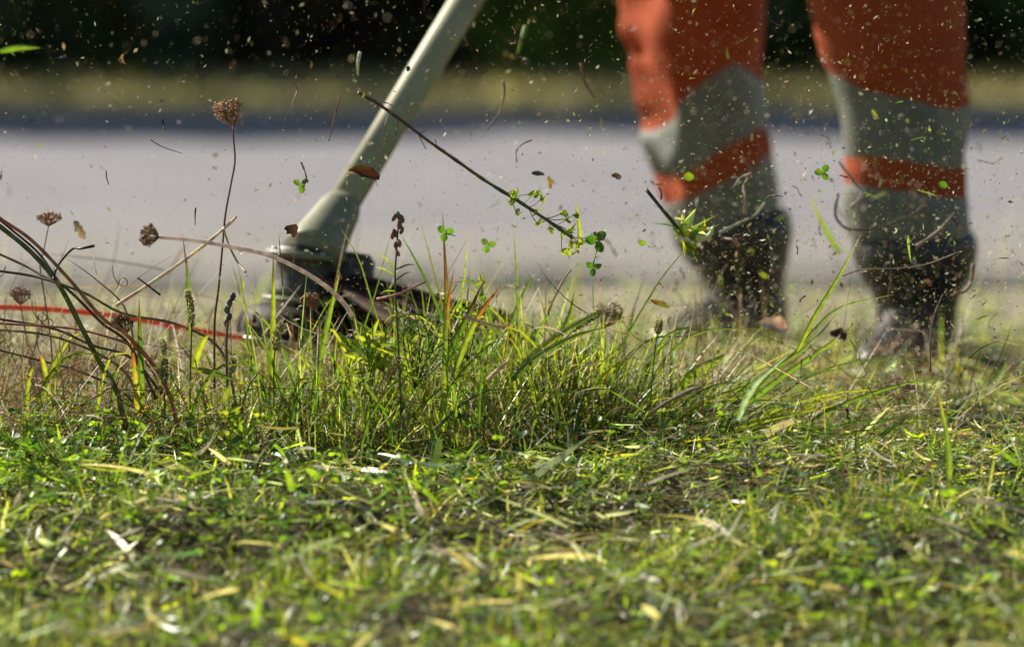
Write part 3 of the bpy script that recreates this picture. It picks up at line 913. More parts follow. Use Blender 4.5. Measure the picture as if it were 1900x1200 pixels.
blade([(840, 700), (866, 630), (895, 575), (930, 530)], 9 * mm, ramp((0, G2), (.5, YG), (.65, RD), (1, RD)), 'leaning blade with a broad red-brown end in the tuft', 7.2, face=(0, -1, .2))
blade([(960, 690), (1005, 645), (1060, 605), (1122, 572)], 12 * mm, ramp((0, G2), (.5, YG), (.9, G2), (1, YL)), 'broad yellow-green leaf leaning far out of the tuft', 7.25, face=(0, -1, .5), twist=.3)
blade([(950, 705), (990, 665), (1060, 625), (1130, 605)], 9 * mm, ramp((0, G3), (.6, G2), (1, YG)), 'green leaf lying below the broad yellow-green leaf', 7.22, face=(0, -1, .5))
blade([(1030, 640), (1045, 610), (1058, 575), (1065, 540)], 8 * mm, ramp((0, G2), (1, YG)), 'short upright green leaf beyond the leaning yellow-green leaf', 7.3)
blade([(1478, 655), (1510, 590), (1555, 515), (1598, 434)], 6.5 * mm, ramp((0, YG), (.5, G2), (.9, YG), (1, STRAW)), 'long straight blade leaning towards the boots before the boot farthest from the trimmer', 7.25, face=(0, -1, .1), twist=.3)
blade([(1330, 760), (1410, 700), (1500, 640), (1594, 535)], 5 * mm, ramp((0, G1), (.6, G2), (1, (.4, .45, .3))), 'long pale green blade leaning towards the boots out of the uncut edge', 7.24)
blade([(1380, 740), (1470, 660), (1550, 575), (1660, 546)], 4.5 * mm, ramp((0, G1), (.6, G2), (1, YG)), 'arching blade with a drooping end before the boot farthest from the trimmer', 7.26)
blade([(1360, 770), (1450, 700), (1530, 645), (1580, 610)], 8 * mm, ramp((0, G1), (.6, G2), (.9, YL), (1, BR)), 'green blade with a yellow end under the dark flying leaf', 7.2)
blade([(1760, 925), (1762, 850), (1752, 780), (1736, 715)], 8 * mm, ramp((0, DK), (.12, G2), (.6, G2), (.8, YL), (1, BR)), 'lone upright blade with a brown tip on the mown side', 6.95, face=(.2, -1, 0))
blade([(1430, 700), (1370, 780), (1400, 715), (1460, 660)][1:], 10 * mm, ramp((0, (.2, .3, .2)), (1, (.35, .45, .38))), 'pale blue-green leaf among the leaning blades', 7.15)
blade([(1260, 720), (1290, 690), (1330, 668), (1345, 655)], 14 * mm, ramp((0, G2), (1, YG)), 'short broad green leaf near the boot nearest the trimmer', 7.3)
blade([(1070, 465), (1076, 435), (1072, 400), (1068, 376)], 6 * mm, ramp((0, YG), (1, (.35, .4, .06))), 'upright bright yellow-green leaf piece flying beside the leafy twig end', 7.2, cat='leaf', name='leaf_piece')
blade([(1158, 632), (1200, 560), (1240, 500), (1300, 430)], 3 * mm, ramp((0, G1), (.7, G2), (1, YL)), 'thin green stalk rising to the flying leaf clump', 7.3)
blade([(960, 720), (962, 620), (958, 500), (953, 425)], 4 * mm, ramp((0, G1), (.6, G2), (1, YG)), 'thin upright green blade beside the guard', 7.34, face=(0, -1, 0))
blade([(830, 620), (800, 540), (770, 480), (742, 432)], 4.5 * mm, G3, 'dark green stalk leaning away from the boots behind the tuft', 7.3)
blade([(832, 640), (818, 555), (796, 470), (774, 388)], 3 * mm, ramp((0, G3), (1, (.2, .2, .06))), 'thin stalk leaning away from the boots beside the tallest blade', 7.32)
blade([(850, 640), (856, 560), (864, 490), (870, 430)], 3 * mm, ramp((0, G1), (.6, YG), (1, YL)), 'thin yellow-green stalk leaning towards the boots beside the tallest blade', 7.32)
blade([(640, 740), (665, 640), (700, 530), (726, 430)], 3.2 * mm, G1, 'thin green stalk beside the seed capsule stalk', 7.3)
blade([(735, 700), (690, 560), (665, 480), (630, 420)], 2.6 * mm, ramp((0, G1), (1, (.2, .2, .05))), 'thin stalk crossing before the gear housing', 7.26)
blade([(360, 690), (366, 660), (380, 630), (389, 620)], 10 * mm, ramp((0, YG), (.7, YG), (.9, RD), (1, BR)), 'folded yellow leaf with a red tip under the bristle grass', 7.18, face=(.4, -1, .2))
blade([(355, 683), (385, 688), (415, 698), (445, 706)], 9 * mm, ramp((0, YL), (.5, G1), (1, G3)), 'green leaf lying sideways below the bristle grass', 7.17, face=(0, -1, .7))
blade([(540, 780), (520, 720), (500, 660), (455, 590)], 6 * mm, ramp((0, G1), (1, G2)), 'green blade leaning away from the boots beside the tall yellow-green blade', 7.22)
blade([(560, 760), (520, 640), (470, 575), (395, 540)], 3 * mm, ramp((0, G1), (.8, YG), (1, YL)), 'thin arching blade with a yellow end below the gear housing', 7.2)
blade([(470, 740), (462, 660), (455, 570), (438, 470)], 3.4 * mm, ramp((0, G1), (1, G2)), 'thin upright green blade beside the gear housing', 7.26)
blade([(485, 745), (470, 640), (450, 560), (422, 486)], 2.4 * mm, ramp((0, G2), (1, STRAW)), 'fine straw-tipped stalk beside the gear housing', 7.22)
blade([(255, 700), (236, 580), (180, 520), (110, 470)], 2.4 * mm, (.06, .05, .03), 'fine dark stalk crossing the arching dry stems', 7.3, mat='stem')
blade([(1560, 470), (1540, 440), (1520, 400), (1500, 360)], 7 * mm, ramp((0, G2), (1, YG)), 'blurred green blade hanging in the air between the boots', 6.7, cat='grass clipping', name='grass_clipping')
blade([(0, 96), (35, 90), (76, 89)], 8 * mm, ramp((0, G1), (1, G2)), 'long green grass clipping flying high beside the dark hedge', 6.85, cat='grass clipping', name='grass_clipping')

# more standing blades, picked out one by one
KB = [('slim bright green blade standing in the uncut strip', 'slim bright green blades in the uncut strip', ramp((0, G1), (1, G2))),
      ('slim yellow-tipped blade standing in the uncut strip', 'slim yellow-tipped blades in the uncut strip', ramp((0, G1), (.6, YG), (1, YL))),
      ('slim dark green blade standing in the uncut strip', 'slim dark green blades in the uncut strip', ramp((0, G3), (1, G3))),
      ('slim brown-tipped blade standing in the uncut strip', 'slim brown-tipped blades in the uncut strip', ramp((0, G2), (.6, YG), (.8, RD), (1, BR)))]
for i in range(150):
    k = random.choices(range(4), [5, 3, 3, 2])[0]
    if i < 95:
        x0 = random.gauss(-.03, .22); y0 = random.gauss(7.3, .09); h = random.uniform(.07, .19) * math.exp(-((x0 + .02) / .55) ** 2)
        lx = random.gauss(.01 + .12 * x0, .04)
    elif i < 125:
        x0 = random.uniform(-.68, -.2); y0 = random.uniform(7.15, 7.4); h = random.uniform(.06, .16); lx = random.gauss(0, .03)
    else:
        x0 = random.uniform(.12, .38); y0 = random.uniform(7.2, 7.45); h = random.uniform(.04, .10); lx = random.uniform(.04, .16)
    z0 = float(gz(x0, y0)) - .004
    ly = random.gauss(-.01, .03); b = random.uniform(.2, .8)
    pts = [Vector((0, 0, 0)), Vector((lx * .2, ly * .2, h * .5)), Vector((lx * (1 - b * .3), ly, h * .88)), Vector((lx * (1 + b), ly * 1.5, h * (1 - .12 * b)))]
    me = blade_mesh(pts, random.uniform(3, 7.5) * mm, KB[k][2], n=9).mesh('grass_plant')
    o = link('grass_plant', me, M['hero']); o.location = (x0, y0, z0)
    tag(o, KB[k][0], 'grass plant', KB[k][1])


# bristle grass: stem, leaf, bristly spike
def octa(mb, p, r, col, stretch=None):
    ax_ = stretch if stretch else Vector((0, 0, 1))
    q = Vector((0, 0, 1)).rotation_difference(ax_.normalized())
    l = ax_.length if stretch else 1
    vs = [p + q @ Vector(v) for v in ((r, 0, 0), (0, r, 0), (-r, 0, 0), (0, -r, 0), (0, 0, r * l), (0, 0, -r * l))]
    mb.add(vs, [(0, 1, 4), (1, 2, 4), (2, 3, 4), (3, 0, 4), (1, 0, 5), (2, 1, 5), (3, 2, 5), (0, 3, 5)], col)


def bristle_grass(stem_px, spike_px, Y, r, label, leaf=None):
    root = W(*stem_px[0], Y)
    t = empty('bristle_grass', root)
    mb = MB(); tube(mb, [W(*p, Y) for p in stem_px], .0011, G1, 6, 16)
    link('stem', mb.mesh('stem'), M['stem'], t)
    mb = MB(); P = spline([W(*p, Y) for p in spike_px], 30)
    for i in range(230):
        s = random.random(); k = s * 29; a = P[int(k)]
        tt = (P[min(29, int(k) + 1)] - P[max(0, int(k) - 1)]).normalized()
        d = Vector((random.gauss(0, 1), random.gauss(0, 1), random.gauss(0, 1))); d -= tt * d.dot(tt); d.normalize()
        rr = r * 1.2 * (math.sin(math.pi * (.08 + .84 * s)) ** .5)
        p = a + d * rr * random.uniform(.4, 1)
        c = random.choice([(.34, .38, .09), (.42, .42, .14), (.26, .32, .07), (.22, .17, .08)])
        octa(mb, p, .0011, c, (tt + d * .5) * 1.6)
        if i % 1 == 0:
            e = p + (d + tt * .7).normalized() * random.uniform(.005, .0095)
            w = tt.cross(d) * .00034
            mb.add([p - w, p + w, e], [(0, 1, 2)], (.75, .72, .48))
    link('seed_head', mb.mesh('seed_head'), M['dry'], t)
    if leaf:
        pts = [W(*p, Y) for p in leaf]
        lf = blade_mesh(pts, 5 * mm, ramp((0, G2), (.5, G1), (.8, BR), (1, DK)), face=(0, -1, 0), twist=.2).mesh('leaf')
        link('leaf', lf, M['hero'], t)
    return tag(t, label, 'bristle grass', 'bristle grass heads')


bristle_grass([(352, 800), (353, 700), (356, 600)], [(356, 604), (353, 570), (347, 538)], 7.22, .0045, 'bristle grass spike with a dark leaf tip above the dry stems', [(352, 620), (350, 560), (347, 500), (338, 432)])
bristle_grass([(508, 760), (508, 680), (510, 650)], [(510, 648), (514, 620), (524, 598)], 7.2, .005, 'soft green bristle grass spike beside the tall yellow-green blade')
bristle_grass([(306, 780), (305, 730)], [(305, 712), (305, 690), (307, 664)], 7.18, .0045, 'short green bristle grass spike below the arching dry stems')
bristle_grass([(300, 700), (304, 662)], [(305, 656), (303, 640), (300, 628)], 7.3, .0035, 'small green bristle grass spike behind the short one')
bristle_grass([(700, 760), (718, 710)], [(718, 706), (730, 684), (740, 660)], 7.18, .0042, 'leaning bristle grass spike in the tuft below the guard')
bristle_grass([(1205, 760), (1215, 650), (1220, 620)], [(1220, 618), (1222, 604), (1224, 592)], 7.25, .0045, 'tiny pale bristle grass head near the boot nearest the trimmer')
bristle_grass([(1035, 640), (1060, 615)], [(1062, 612), (1090, 592), (1122, 574)], 7.27, .005, 'long straw coloured bristle grass spike leaning on the yellow-green leaf')
bristle_grass([(1672, 960), (1668, 930)], [(1668, 952), (1672, 930), (1668, 912)], 6.85, .008, 'bristly pale head lying on the mown grass')
bristle_grass([(440, 790), (460, 720), (480, 690)], [(445, 660), (430, 690), (432, 662)][1:], 7.21, .0045, 'dark green bristle grass spike beside the tall yellow-green blade')


# umbels of wild carrot gone to seed
def umbel(head_px, stem_px, Y, r, label, cols, up=(0, 0, 1), flat=.6, n=46, srad=.0013, scol=(.20, .07, .055), name='seed_head_plant', closed=False):
    pts = [W(*p, Y) if not isinstance(Y, tuple) else W(*p, Y[0] + (Y[1] - Y[0]) * i / max(1, len(stem_px) - 1)) for i, p in enumerate(stem_px)]
    t = empty(name, pts[-1])
    mb = MB(); tube(mb, pts, lambda s: srad * (.8 + .4 * s), scol, 7, 24, wob=.12)
    link('stem', mb.mesh('stem'), M['stem'], t)
    Yh = Y if not isinstance(Y, tuple) else Y[0]
    h = W(*head_px, Yh); top_ = pts[0]
    upv = Vector(up).normalized()
    mb = MB()
    q = Vector((0, 0, 1)).rotation_difference(upv)
    for i in range(n):
        a = random.uniform(0, 6.283); rr = math.sqrt(random.random())
        if closed:
            e = h + q @ Vector((math.cos(a) * rr * r, math.sin(a) * rr * r, r * flat * (.5 - .2 * rr + random.uniform(-.5, .25))))
        else:
            e = h + q @ Vector((math.cos(a) * rr * r, math.sin(a) * rr * r, r * flat * (.5 - .5 * rr * rr + random.uniform(-.15, .15))))
        mid = top_.lerp(e, .55) + q @ Vector((math.cos(a), math.sin(a), 0)) * r * .22
        tube(mb, [top_, mid, e], .00035, random.choice(cols), 4, 5, cap=False)
        for k in range(6):
            octa(mb, e + Vector((random.gauss(0, 1), random.gauss(0, 1), random.gauss(0, 1))) * r * .10, random.uniform(.0007, .0015), random.choice(cols), Vector((random.gauss(0, 1), random.gauss(0, 1), random.gauss(0, 1) + .1)).normalized() * 1.7)
    link('seed_head', mb.mesh('seed_head'), M['dry'], t)
    return tag(t, label, 'seed head', 'dried seed heads')


UB = [(.55, .33, .18), (.66, .45, .26), (.42, .23, .12), (.70, .54, .36), (.28, .14, .08)]
umbel((423, 210), [(432, 234), (434, 265), (436, 300), (428, 345), (418, 400), (413, 455), (405, 540), (398, 600), (398, 720)], 7.24, .0175, 'brown seed head closed like a nest on a tall thin red stem', UB, up=(-.25, 0, 1), flat=1.25, n=80, closed=True)
umbel((92, 404), [(90, 420), (80, 470), (74, 490), (84, 560), (95, 640), (100, 760)], 7.38, .017, 'flat tan seed head on a bent stem above the arching stems', [(.5, .33, .2), (.4, .25, .14), (.55, .4, .27)], flat=.45, srad=.0009)
umbel((35, 546), [(38, 566), (44, 600), (60, 700), (62, 780)], 7.45, .015, 'pinkish open seed head low among the dry stems', [(.45, .30, .22), (.36, .22, .16)], flat=.9, srad=.0009)
umbel((573, 556), [(588, 575), (592, 610), (590, 680), (588, 780)], 7.26, .012, 'small rusty seed head before the gear housing', [(.42, .22, .14), (.35, .16, .09), (.5, .3, .2)], up=(-.3, 0, 1), flat=1.0, n=40, srad=.0008)
umbel((276, 438), [(296, 440), (360, 446), (430, 458), (500, 474), (560, 502), (610, 535), (640, 565), (652, 585)], (7.0, 7.18), .014, 'pale pink curved cut stem with a brown seed head flying before the trimmer', [(.34, .2, .09), (.45, .30, .13), (.25, .13, .06)], up=(-1, -.2, .2), flat=1.1, n=46, srad=.0028, scol=(.9, .74, .66))
umbel((1130, 588), [(1120, 610), (1110, 640), (1105, 700), (1100, 760)], 7.5, .019, 'blurred brown seed head at the tip of the leaning leaf', [(.30, .2, .1), (.36, .25, .12), (.22, .14, .07)], flat=1.3, n=50, closed=True)
umbel((1665, 720), [(1668, 742), (1672, 770), (1676, 800)], 7.45, .028, 'wispy reddish seed head at the edge of the mown grass', [(.36, .24, .14), (.42, .3, .18), (.3, .17, .1)], flat=.8, n=50, srad=.0009)
umbel((225, 600), [(235, 618), (262, 660), (300, 720), (310, 780)], 7.34, .016, 'dark brown seed head among the fallen stems', [(.16, .1, .05), (.22, .13, .06)], flat=1.1)

# arching dry stems on the left
ARCH = [
    ([(-40, 372), (0, 405), (60, 447), (130, 520), (190, 590), (236, 622), (300, 700), (330, 790)], .0024, (.46, .20, .08), 'red-brown arching stem, topmost of the dry stems', 7.2),
    ([(-40, 388), (0, 420), (60, 470), (110, 530), (150, 605), (185, 672), (215, 722), (235, 800)], .0034, (.15, .18, .05), 'thick olive green arching stem beside the red-brown one', 7.22),
    ([(-40, 376), (20, 425), (70, 468), (100, 510), (112, 528)], .0016, (.10, .05, .04), 'short dark purple stem crossing the thick olive stem', 7.24),
    ([(-40, 455), (0, 472), (50, 495), (95, 520), (160, 545), (230, 582), (330, 602), (410, 650), (440, 760)], .0017, (.24, .19, .09), 'long olive-brown stem arching over to the trimmer side', 7.25),
    ([(-40, 498), (0, 503), (60, 512), (110, 527), (140, 550), (190, 600), (240, 640), (290, 740)], .0018, (.13, .075, .05), 'dark brown arching stem meeting the others at a knot', 7.19),
    ([(-40, 586), (0, 592), (100, 610), (170, 640), (245, 665), (300, 730)], .0016, (.10, .10, .05), 'low olive stem running almost level from the dry stems', 7.24),
    ([(-40, 597), (0, 600), (130, 609), (200, 625), (250, 645), (300, 690)], .0016, (.42, .16, .10), 'low red stem running almost level from the dry stems', 7.21),
    ([(-40, 610), (0, 612), (90, 622), (180, 655), (240, 700), (260, 770)], .0018, (.34, .24, .13), 'low tan stem below the red level one', 7.26),
    ([(-40, 640), (60, 665), (150, 690), (230, 730), (280, 790)], .0015, (.17, .09, .06), 'lowest brown stem of the dry stems', 7.3),
    ([(438, 403), (420, 420), (370, 462), (300, 512), (215, 567)], .0021, (.75, .58, .40), 'straight pale straw stalk leaning across the dry stems', 7.22),
    ([(98, 520), (108, 492), (134, 462), (150, 461), (175, 456)], .0016, (.045, .035, .04), 'short black bent twig above the knot of dry stems', 7.2),
    ([(415, 425), (425, 455), (440, 485), (456, 505)], .0013, (.45, .36, .22), 'short straw stalk hanging from the tall red stem', 7.2),
    ([(255, 515), (275, 530), (297, 547)], .0012, (.05, .045, .045), 'short black straight twig beside the pale stalk', 7.18),
]
for pxs, r_, c_, lab, Y_ in ARCH:
    pts = [W(*p, Y_ + .02 * math.sin(i * 1.3)) for i, p in enumerate(pxs)]
    o_ = pts[-1]
    mb = MB(); tube(mb, [p - o_ for p in pts], lambda s, r_=r_: r_ * (.85 + .3 * s), lambda s, c_=c_: tuple(k * (.8 + .4 * random.random()) for k in c_), 8, 40, wob=.15)
    o = link('dry_stem', mb.mesh('dry_stem'), M['stem']); o.location = o_
    tag(o, lab, 'stem')
# curled tendrils of withered leaves on the dry stems
for i, (px, py) in enumerate([(75, 565), (85, 580), (230, 700), (120, 610), (225, 500), (78, 600)]):
    o_ = W(px, py, 7.24)
    mb = MB(); a = random.uniform(0, 6)
    pts = [Vector((.012 * math.cos(a + k * .9) * (1 - k * .08), .006 * math.sin(k), .012 * math.sin(a + k * .9) - .004 * k)) for k in range(8)]
    tube(mb, pts, .0006, (.14, .09, .06), 5, 30)
    o = link('withered_tendril', mb.mesh('tendril'), M['stem']); o.location = o_
    tag(o, 'thin curled withered tendril hanging on the dry stems', 'tendril', 'curled withered tendrils')

# stalk with dry seed capsules
root = W(745, 770, 7.22)
t = empty('capsule_stalk', root)
mb = MB(); tube(mb, [W(745, 770, 7.22), W(738, 620, 7.22), W(733, 520, 7.22), W(737, 450, 7.22), W(740, 402, 7.22)], lambda s: .0017 - .0007 * s, ramp((0, G1), (.55, G1), (.7, (.2, .13, .08)), (1, BR)), 7, 24)
link('stem', mb.mesh('stem'), M['stem'], t)
for i, (px, py, s_) in enumerate([(731, 404, 1), (739, 400, 1.15), (746, 407, 1.1), (741, 418, 1.2), (745, 428, 1.0), (733, 433, 1.2), (728, 438, .9), (741, 452, 1.0), (734, 455, .9), (738, 470, .9), (735, 465, .7)]):
    p = W(px, py, 7.22 + random.uniform(-.006, .006)); mb = MB()
    ax2 = Vector((random.uniform(-.5, .5), random.uniform(-.3, .3), 1)).normalized()
    lathe(mb, [(.0004, -.005 * s_), (.0022 * s_, -.0035 * s_), (.0031 * s_, 0), (.0024 * s_, .0035 * s_), (.0008, .0055 * s_)], p, tuple(k * random.uniform(.7, 1.3) for k in (.30, .19, .11)), 9, ax2)
    link('capsule', mb.mesh('capsule'), M['dry'], t)
for a, b in (((733, 500), (700, 470)), ((734, 500), (772, 492)), ((733, 512), (697, 496)), ((734, 520), (765, 505)), ((736, 540), (705, 545)), ((736, 545), (768, 560)), ((738, 580), (712, 600)), ((739, 590), (770, 585))):
    p0, p1 = W(*a, 7.22), W(*b, 7.2)
    link('leaf', blade_mesh([p0, p0.lerp(p1, .6) + Vector((0, 0, .003)), p1], 2.6 * mm, ramp((0, G1), (.7, YG), (1, YL)), n=7).mesh('leaf'), M['hero'], t)
tag(t, 'thin upright stalk topped with brown dry seed capsules', 'seed stalk')

# a second, withered capsule stalk beside the trimmer
t = empty('capsule_stalk', W(422, 720, 7.2))
mb = MB(); tube(mb, [W(422, 720, 7.2), W(420, 640, 7.2), W(424, 580, 7.2), W(432, 545, 7.2)], .0018, (.16, .12, .08), 7, 18, wob=.3)
link('stem', mb.mesh('stem'), M['stem'], t)
for px, py in ((432, 550), (426, 562), (421, 575), (425, 588), (420, 600)):
    mb = MB(); lathe(mb, [(.0006, -.006), (.0032, -.003), (.004, .001), (.002, .005)], W(px, py, 7.2), tuple(k * random.uniform(.6, 1.5) for k in (.14, .12, .09)), 9, Vector((random.uniform(-.6, .6), 0, 1)).normalized())
    link('capsule', mb.mesh('capsule'), M['dry'], t)
tag(t, 'short withered grey-brown stalk with capsules beside the trimmer head', 'seed stalk')

# feathery plant in the tuft, clover sprigs on it
def sprig(cx_, cy_, Y, n, spread, leaf_w, leaf_l, cols, label, name='leafy_sprig', group=None, cat='plant'):
    root = W(cx_, cy_ + 110, Y); t = empty(name, root)
    mb = MB(); mb2 = MB()
    for i in range(n):
        tip = W(cx_ + random.gauss(0, spread), cy_ + random.uniform(-50, 40), Y + random.uniform(-.05, .05))
        mid = root.lerp(tip, .5) + Vector((random.gauss(0, .01), 0, .01))
        tube(mb, [root, mid, tip], .0007, G3, 5, 10)
        for k in range(9):
            s = random.uniform(.25, 1); p = spline([root, mid, tip], 12)[int(s * 11)]
            d = Vector((random.gauss(0, 1), random.gauss(0, 1), random.gauss(.3, .7))).normalized() * leaf_l * random.uniform(.6, 1.3)
            b = blade_mesh([p, p + d * .5 + Vector((0, 0, .001)), p + d], leaf_w, random.choice(cols), n=5)
            mb2.add([Vector(v) for v in b.v], b.f, b.c)
    link('stem', mb.mesh('stem'), M['stem'], t)
    fo = link('foliage', mb2.mesh('foliage'), M['hero'], t); fo['kind'] = 'stuff'
    return tag(t, label, cat, group)


sprig(770, 610, 7.24, 16, 45, 1.6 * mm, .016, [G3, (.05, .11, .04), G1], 'feathery fine-leaved dark green plant in the middle of the tuft')
sprig(868, 560, 7.27, 7, 26, 5 * mm, .012, [G1, G2, YG], 'small leafy green sprig behind the red-tipped blades')
sprig(690, 640, 7.26, 7, 30, 7 * mm, .03, [YG, G2], 'broad-leaved yellow-green plant beside the feathery one')
sprig(1010, 700, 7.3, 8, 40, 4 * mm, .02, [G1, G2, YG], 'leafy green plant beside the tuft under the broad leaf')
sprig(60, 800, 7.05, 10, 55, 6 * mm, .012, [G1, G2], 'bushy clover-like plant below the dry stems')
sprig(250, 820, 7.0, 8, 45, 6 * mm, .014, [G1, G2], 'bushy small-leaved plant before the short bristle grass')
sprig(430, 790, 7.0, 5, 25, 7 * mm, .018, [G2, YG], 'bright leafy seedling before the tall yellow-green blade')

# ------------------------------------------------------------------ things in the air
def rot():
    return (random.uniform(0, 6.28), random.uniform(0, 6.28), random.uniform(0, 6.28))


def leaf_piece_mesh(l, w, col, curl=.5, jag=.25, n=8):
    """irregular curled leaf, pointed at both ends"""
    vs, cs, fs = [], [], []
    for i in range(n):
        s = i / (n - 1); x_ = (s - .5) * l
        hw = w * .5 * max(.08, math.sin(math.pi * (.06 + .88 * s)) ** .7)
        z_ = -curl * l * (s - .5) ** 2
        for j in range(5):
            q = (j - 2) / 2
            c = tuple(k * random.uniform(.7, 1.3) for k in (col(s) if callable(col) else col))
            jj = hw * (1 + (jag * random.uniform(-1, 1) if abs(q) == 1 else 0))
            vs.append(Vector((x_ + random.uniform(-.02, .02) * l * abs(q), q * jj, z_ + curl * .6 * abs(q) ** 2 * hw))); cs.append(c)
    for i in range(n - 1):
        for j in range(4):
            fs.append((i * 5 + j, i * 5 + j + 1, i * 5 + j + 6, i * 5 + j + 5))
    mb = MB(); mb.add(vs, fs, cs); return mb


def flying_leaf(px, py, Y, l, w, col, label, r=(0, 0, 0), curl=.5, cat='leaf', name='flying_leaf', mat='dry', jag=.25):
    o = link(name, leaf_piece_mesh(l, w, col, curl, jag).mesh(name), M[mat]); o.location = W(px, py, Y); o.rotation_euler = r
    return tag(o, label, cat)


flying_leaf(676, 320, 7.12, .040, .017, ramp((0, (.22, .07, .02)), (.4, (.08, .03, .015)), (1, (.03, .015, .01))), 'dark brown curled leaf flying across the shaft', (R(70), R(12), 0), 1.0)
flying_leaf(541, 429, 7.15, .018, .016, (.06, .035, .02), 'small dark jagged leaf flying beside the shaft', (R(70), R(40), .3), .9, jag=.5)
flying_leaf(1557, 622, 6.85, .022, .015, (.04, .02, .015), 'black-brown leaf flying between the boots', (R(80), R(15), .2), .6, jag=.4)
flying_leaf(1440, 602, 6.7, .036, .02, (.5, .33, .27), 'pinkish dry leaf flying before the boot nearest the trimmer', (R(60), R(10), .4), .8)
flying_leaf(1278, 328, 7.0, .013, .011, (.22, .35, .03), 'small round green leaf flying before the trouser leg nearest the trimmer', (R(75), 0, .3), .3, mat='clover', jag=.05)
flying_leaf(1750, 343, 6.95, .011, .009, (.14, .30, .03), 'small round green leaf flying before the trouser leg farthest from the trimmer', (R(70), .3, .1), .3, mat='clover', jag=.05)
flying_leaf(1192, 451, 7.1, .009, .008, (.26, .38, .03), 'tiny bright green round leaf flying beside the leaf clump', (R(80), 0, .2), .2, mat='clover', jag=.05)
flying_leaf(1020, 338, 7.1, .016, .005, ramp((0, (.4, .35, .03)), (.6, (.4, .3, .03)), (1, (.5, .1, .02))), 'yellow leaf piece with a red end flying above the road', (R(90), R(80), 0), .2)
flying_leaf(1144, 327, 7.1, .013, .008, (.12, .08, .06), 'small dark brown leaf chip flying above the road', (R(70), .3, 0), .8, jag=.4)
flying_leaf(998, 322, 7.05, .016, .006, (.05, .055, .045), 'dark green-black chip flying above the road', (R(70), .1, 0), .5)
flying_leaf(1225, 563, 7.18, .026, .007, ramp((0, (.4, .22, .03)), (1, (.2, .24, .03))), 'curled yellow-brown leaf piece flying before the boot nearest the trimmer', (R(80), R(20), 0), .5)
flying_leaf(0, 325, 7.0, .012, .012, (.08, .07, .06), 'blurred dark clod flying above the road far from the shaft', rot(), .6, jag=.5)
flying_leaf(148, 427, 7.0, .026, .010, (.3, .22, .15), 'blurred brown husk flying above the dry stems', (R(80), R(60), 0), .7, jag=.5)
flying_leaf(757, 128, 7.1, .007, .006, (.03, .025, .02), 'tiny black chip flying before the upper shaft', rot(), .6)
flying_leaf(227, 113, 7.2, .017, .009, (.35, .18, .07), 'curled orange-brown leaf bit flying before the dark hedge', rot(), 1.0, jag=.5)
flying_leaf(529, 137, 7.0, .009, .008, (.05, .04, .03), 'small dark clod flying before the dark hedge', rot(), .8, jag=.5)
flying_leaf(1150, 1095, 6.50, .046, .015, (.62, .22, .05), 'orange dry leaf lying on the mown grass', (R(20), R(6), -.2), .3, name='fallen_leaf')

# clover leaves in flight
def clover_sprig(px, py, Y, r, label, n=3, ang=0, stem=None, col=(.13, .26, .03)):
    t = empty('clover_leaf', W(px, py, Y))
    for k in range(3):
        a = ang + k * 2.1
        me = leaf_piece_mesh(r * 1.7, r * 1.5, tuple(c * random.uniform(.8, 1.25) for c in col), .35, .05, 7).mesh('leaflet')
        o = link('leaflet', me, M['clover'], t); o.matrix_parent_inverse.identity()
        o.location = (math.cos(a) * r * .95, random.uniform(-.2, .2) * r, math.sin(a) * r * .95)
        o.rotation_euler = (R(90 + random.uniform(-35, 35)), -a, random.uniform(-.3, .3))
    if stem:
        mb = MB(); o_ = W(px, py, Y)
        tube(mb, [Vector((0, 0, 0))] + [W(*p, Y) - o_ for p in stem], .0006, (.1, .18, .05), 5, 10)
        s_ = link('leaf_stalk', mb.mesh('leaf_stalk'), M['stem'], t); s_.matrix_parent_inverse.identity()
    return tag(t, label, 'clover leaf')


clover_sprig(559, 343, 7.2, .006, 'green clover leaf flying beside the shaft', ang=.6)
clover_sprig(1527, 320, 7.15, .006, 'green clover leaf flying between the trouser legs', ang=1.0, stem=[(1520, 328), (1518, 332)])
clover_sprig(826, 432, 7.2, .0065, 'green clover leaf on the tip of the tallest blade', ang=.3, stem=[(845, 438)])
clover_sprig(1108, 447, 7.18, .0085, 'large clover leaf hanging at the end of the leafy twig', ang=.9, stem=[(1106, 470), (1100, 490)], col=(.10, .22, .025))
clover_sprig(1101, 497, 7.18, .006, 'small clover leaf below the large one in the air', ang=.4, stem=[(1103, 480)], col=(.09, .2, .03))
clover_sprig(905, 455, 7.35, .006, 'blurred clover leaf flying above the guard', ang=.2)

# flying clump of leaves near the boot nearest the trimmer
t = empty('leaf_clump', W(1265, 432, 7.15))
mb = MB()
o_ = W(1265, 432, 7.15)
tube(mb, [W(1219, 376, 7.16) - o_, W(1240, 402, 7.15) - o_, Vector((0, 0, 0))], .0017, (.07, .10, .045), 6, 12)
s_ = link('stem', mb.mesh('stem'), M['stem'], t); s_.matrix_parent_inverse.identity()
for k in range(20):
    a = random.uniform(0, 6.28); l_ = random.uniform(.014, .034)
    tip = Vector((math.cos(a) * l_, random.uniform(-.02, .02), math.sin(a) * l_ * .8))
    bend_ = Vector((random.uniform(-.01, .01), random.uniform(-.01, .01), random.uniform(-.01, .01)))
    c = [(.62, .52, .03), (.55, .62, .42), (.14, .24, .05), (.62, .64, .50), (.2, .32, .04)][k % 5]
    lf = link('leaf', blade_mesh([bend_ * .6, tip * .5 + bend_, tip], random.uniform(.002, .010), c, n=7, face=(random.uniform(-1, 1), random.uniform(-1, 1), random.uniform(-1, 1)), twist=2).mesh('leaf'), M['clover'], t); lf.matrix_parent_inverse.identity()
t.scale = (1.45,) * 3
tag(t, 'clump of pale and yellow leaves flying before the boot nearest the trimmer', 'leaf clump')

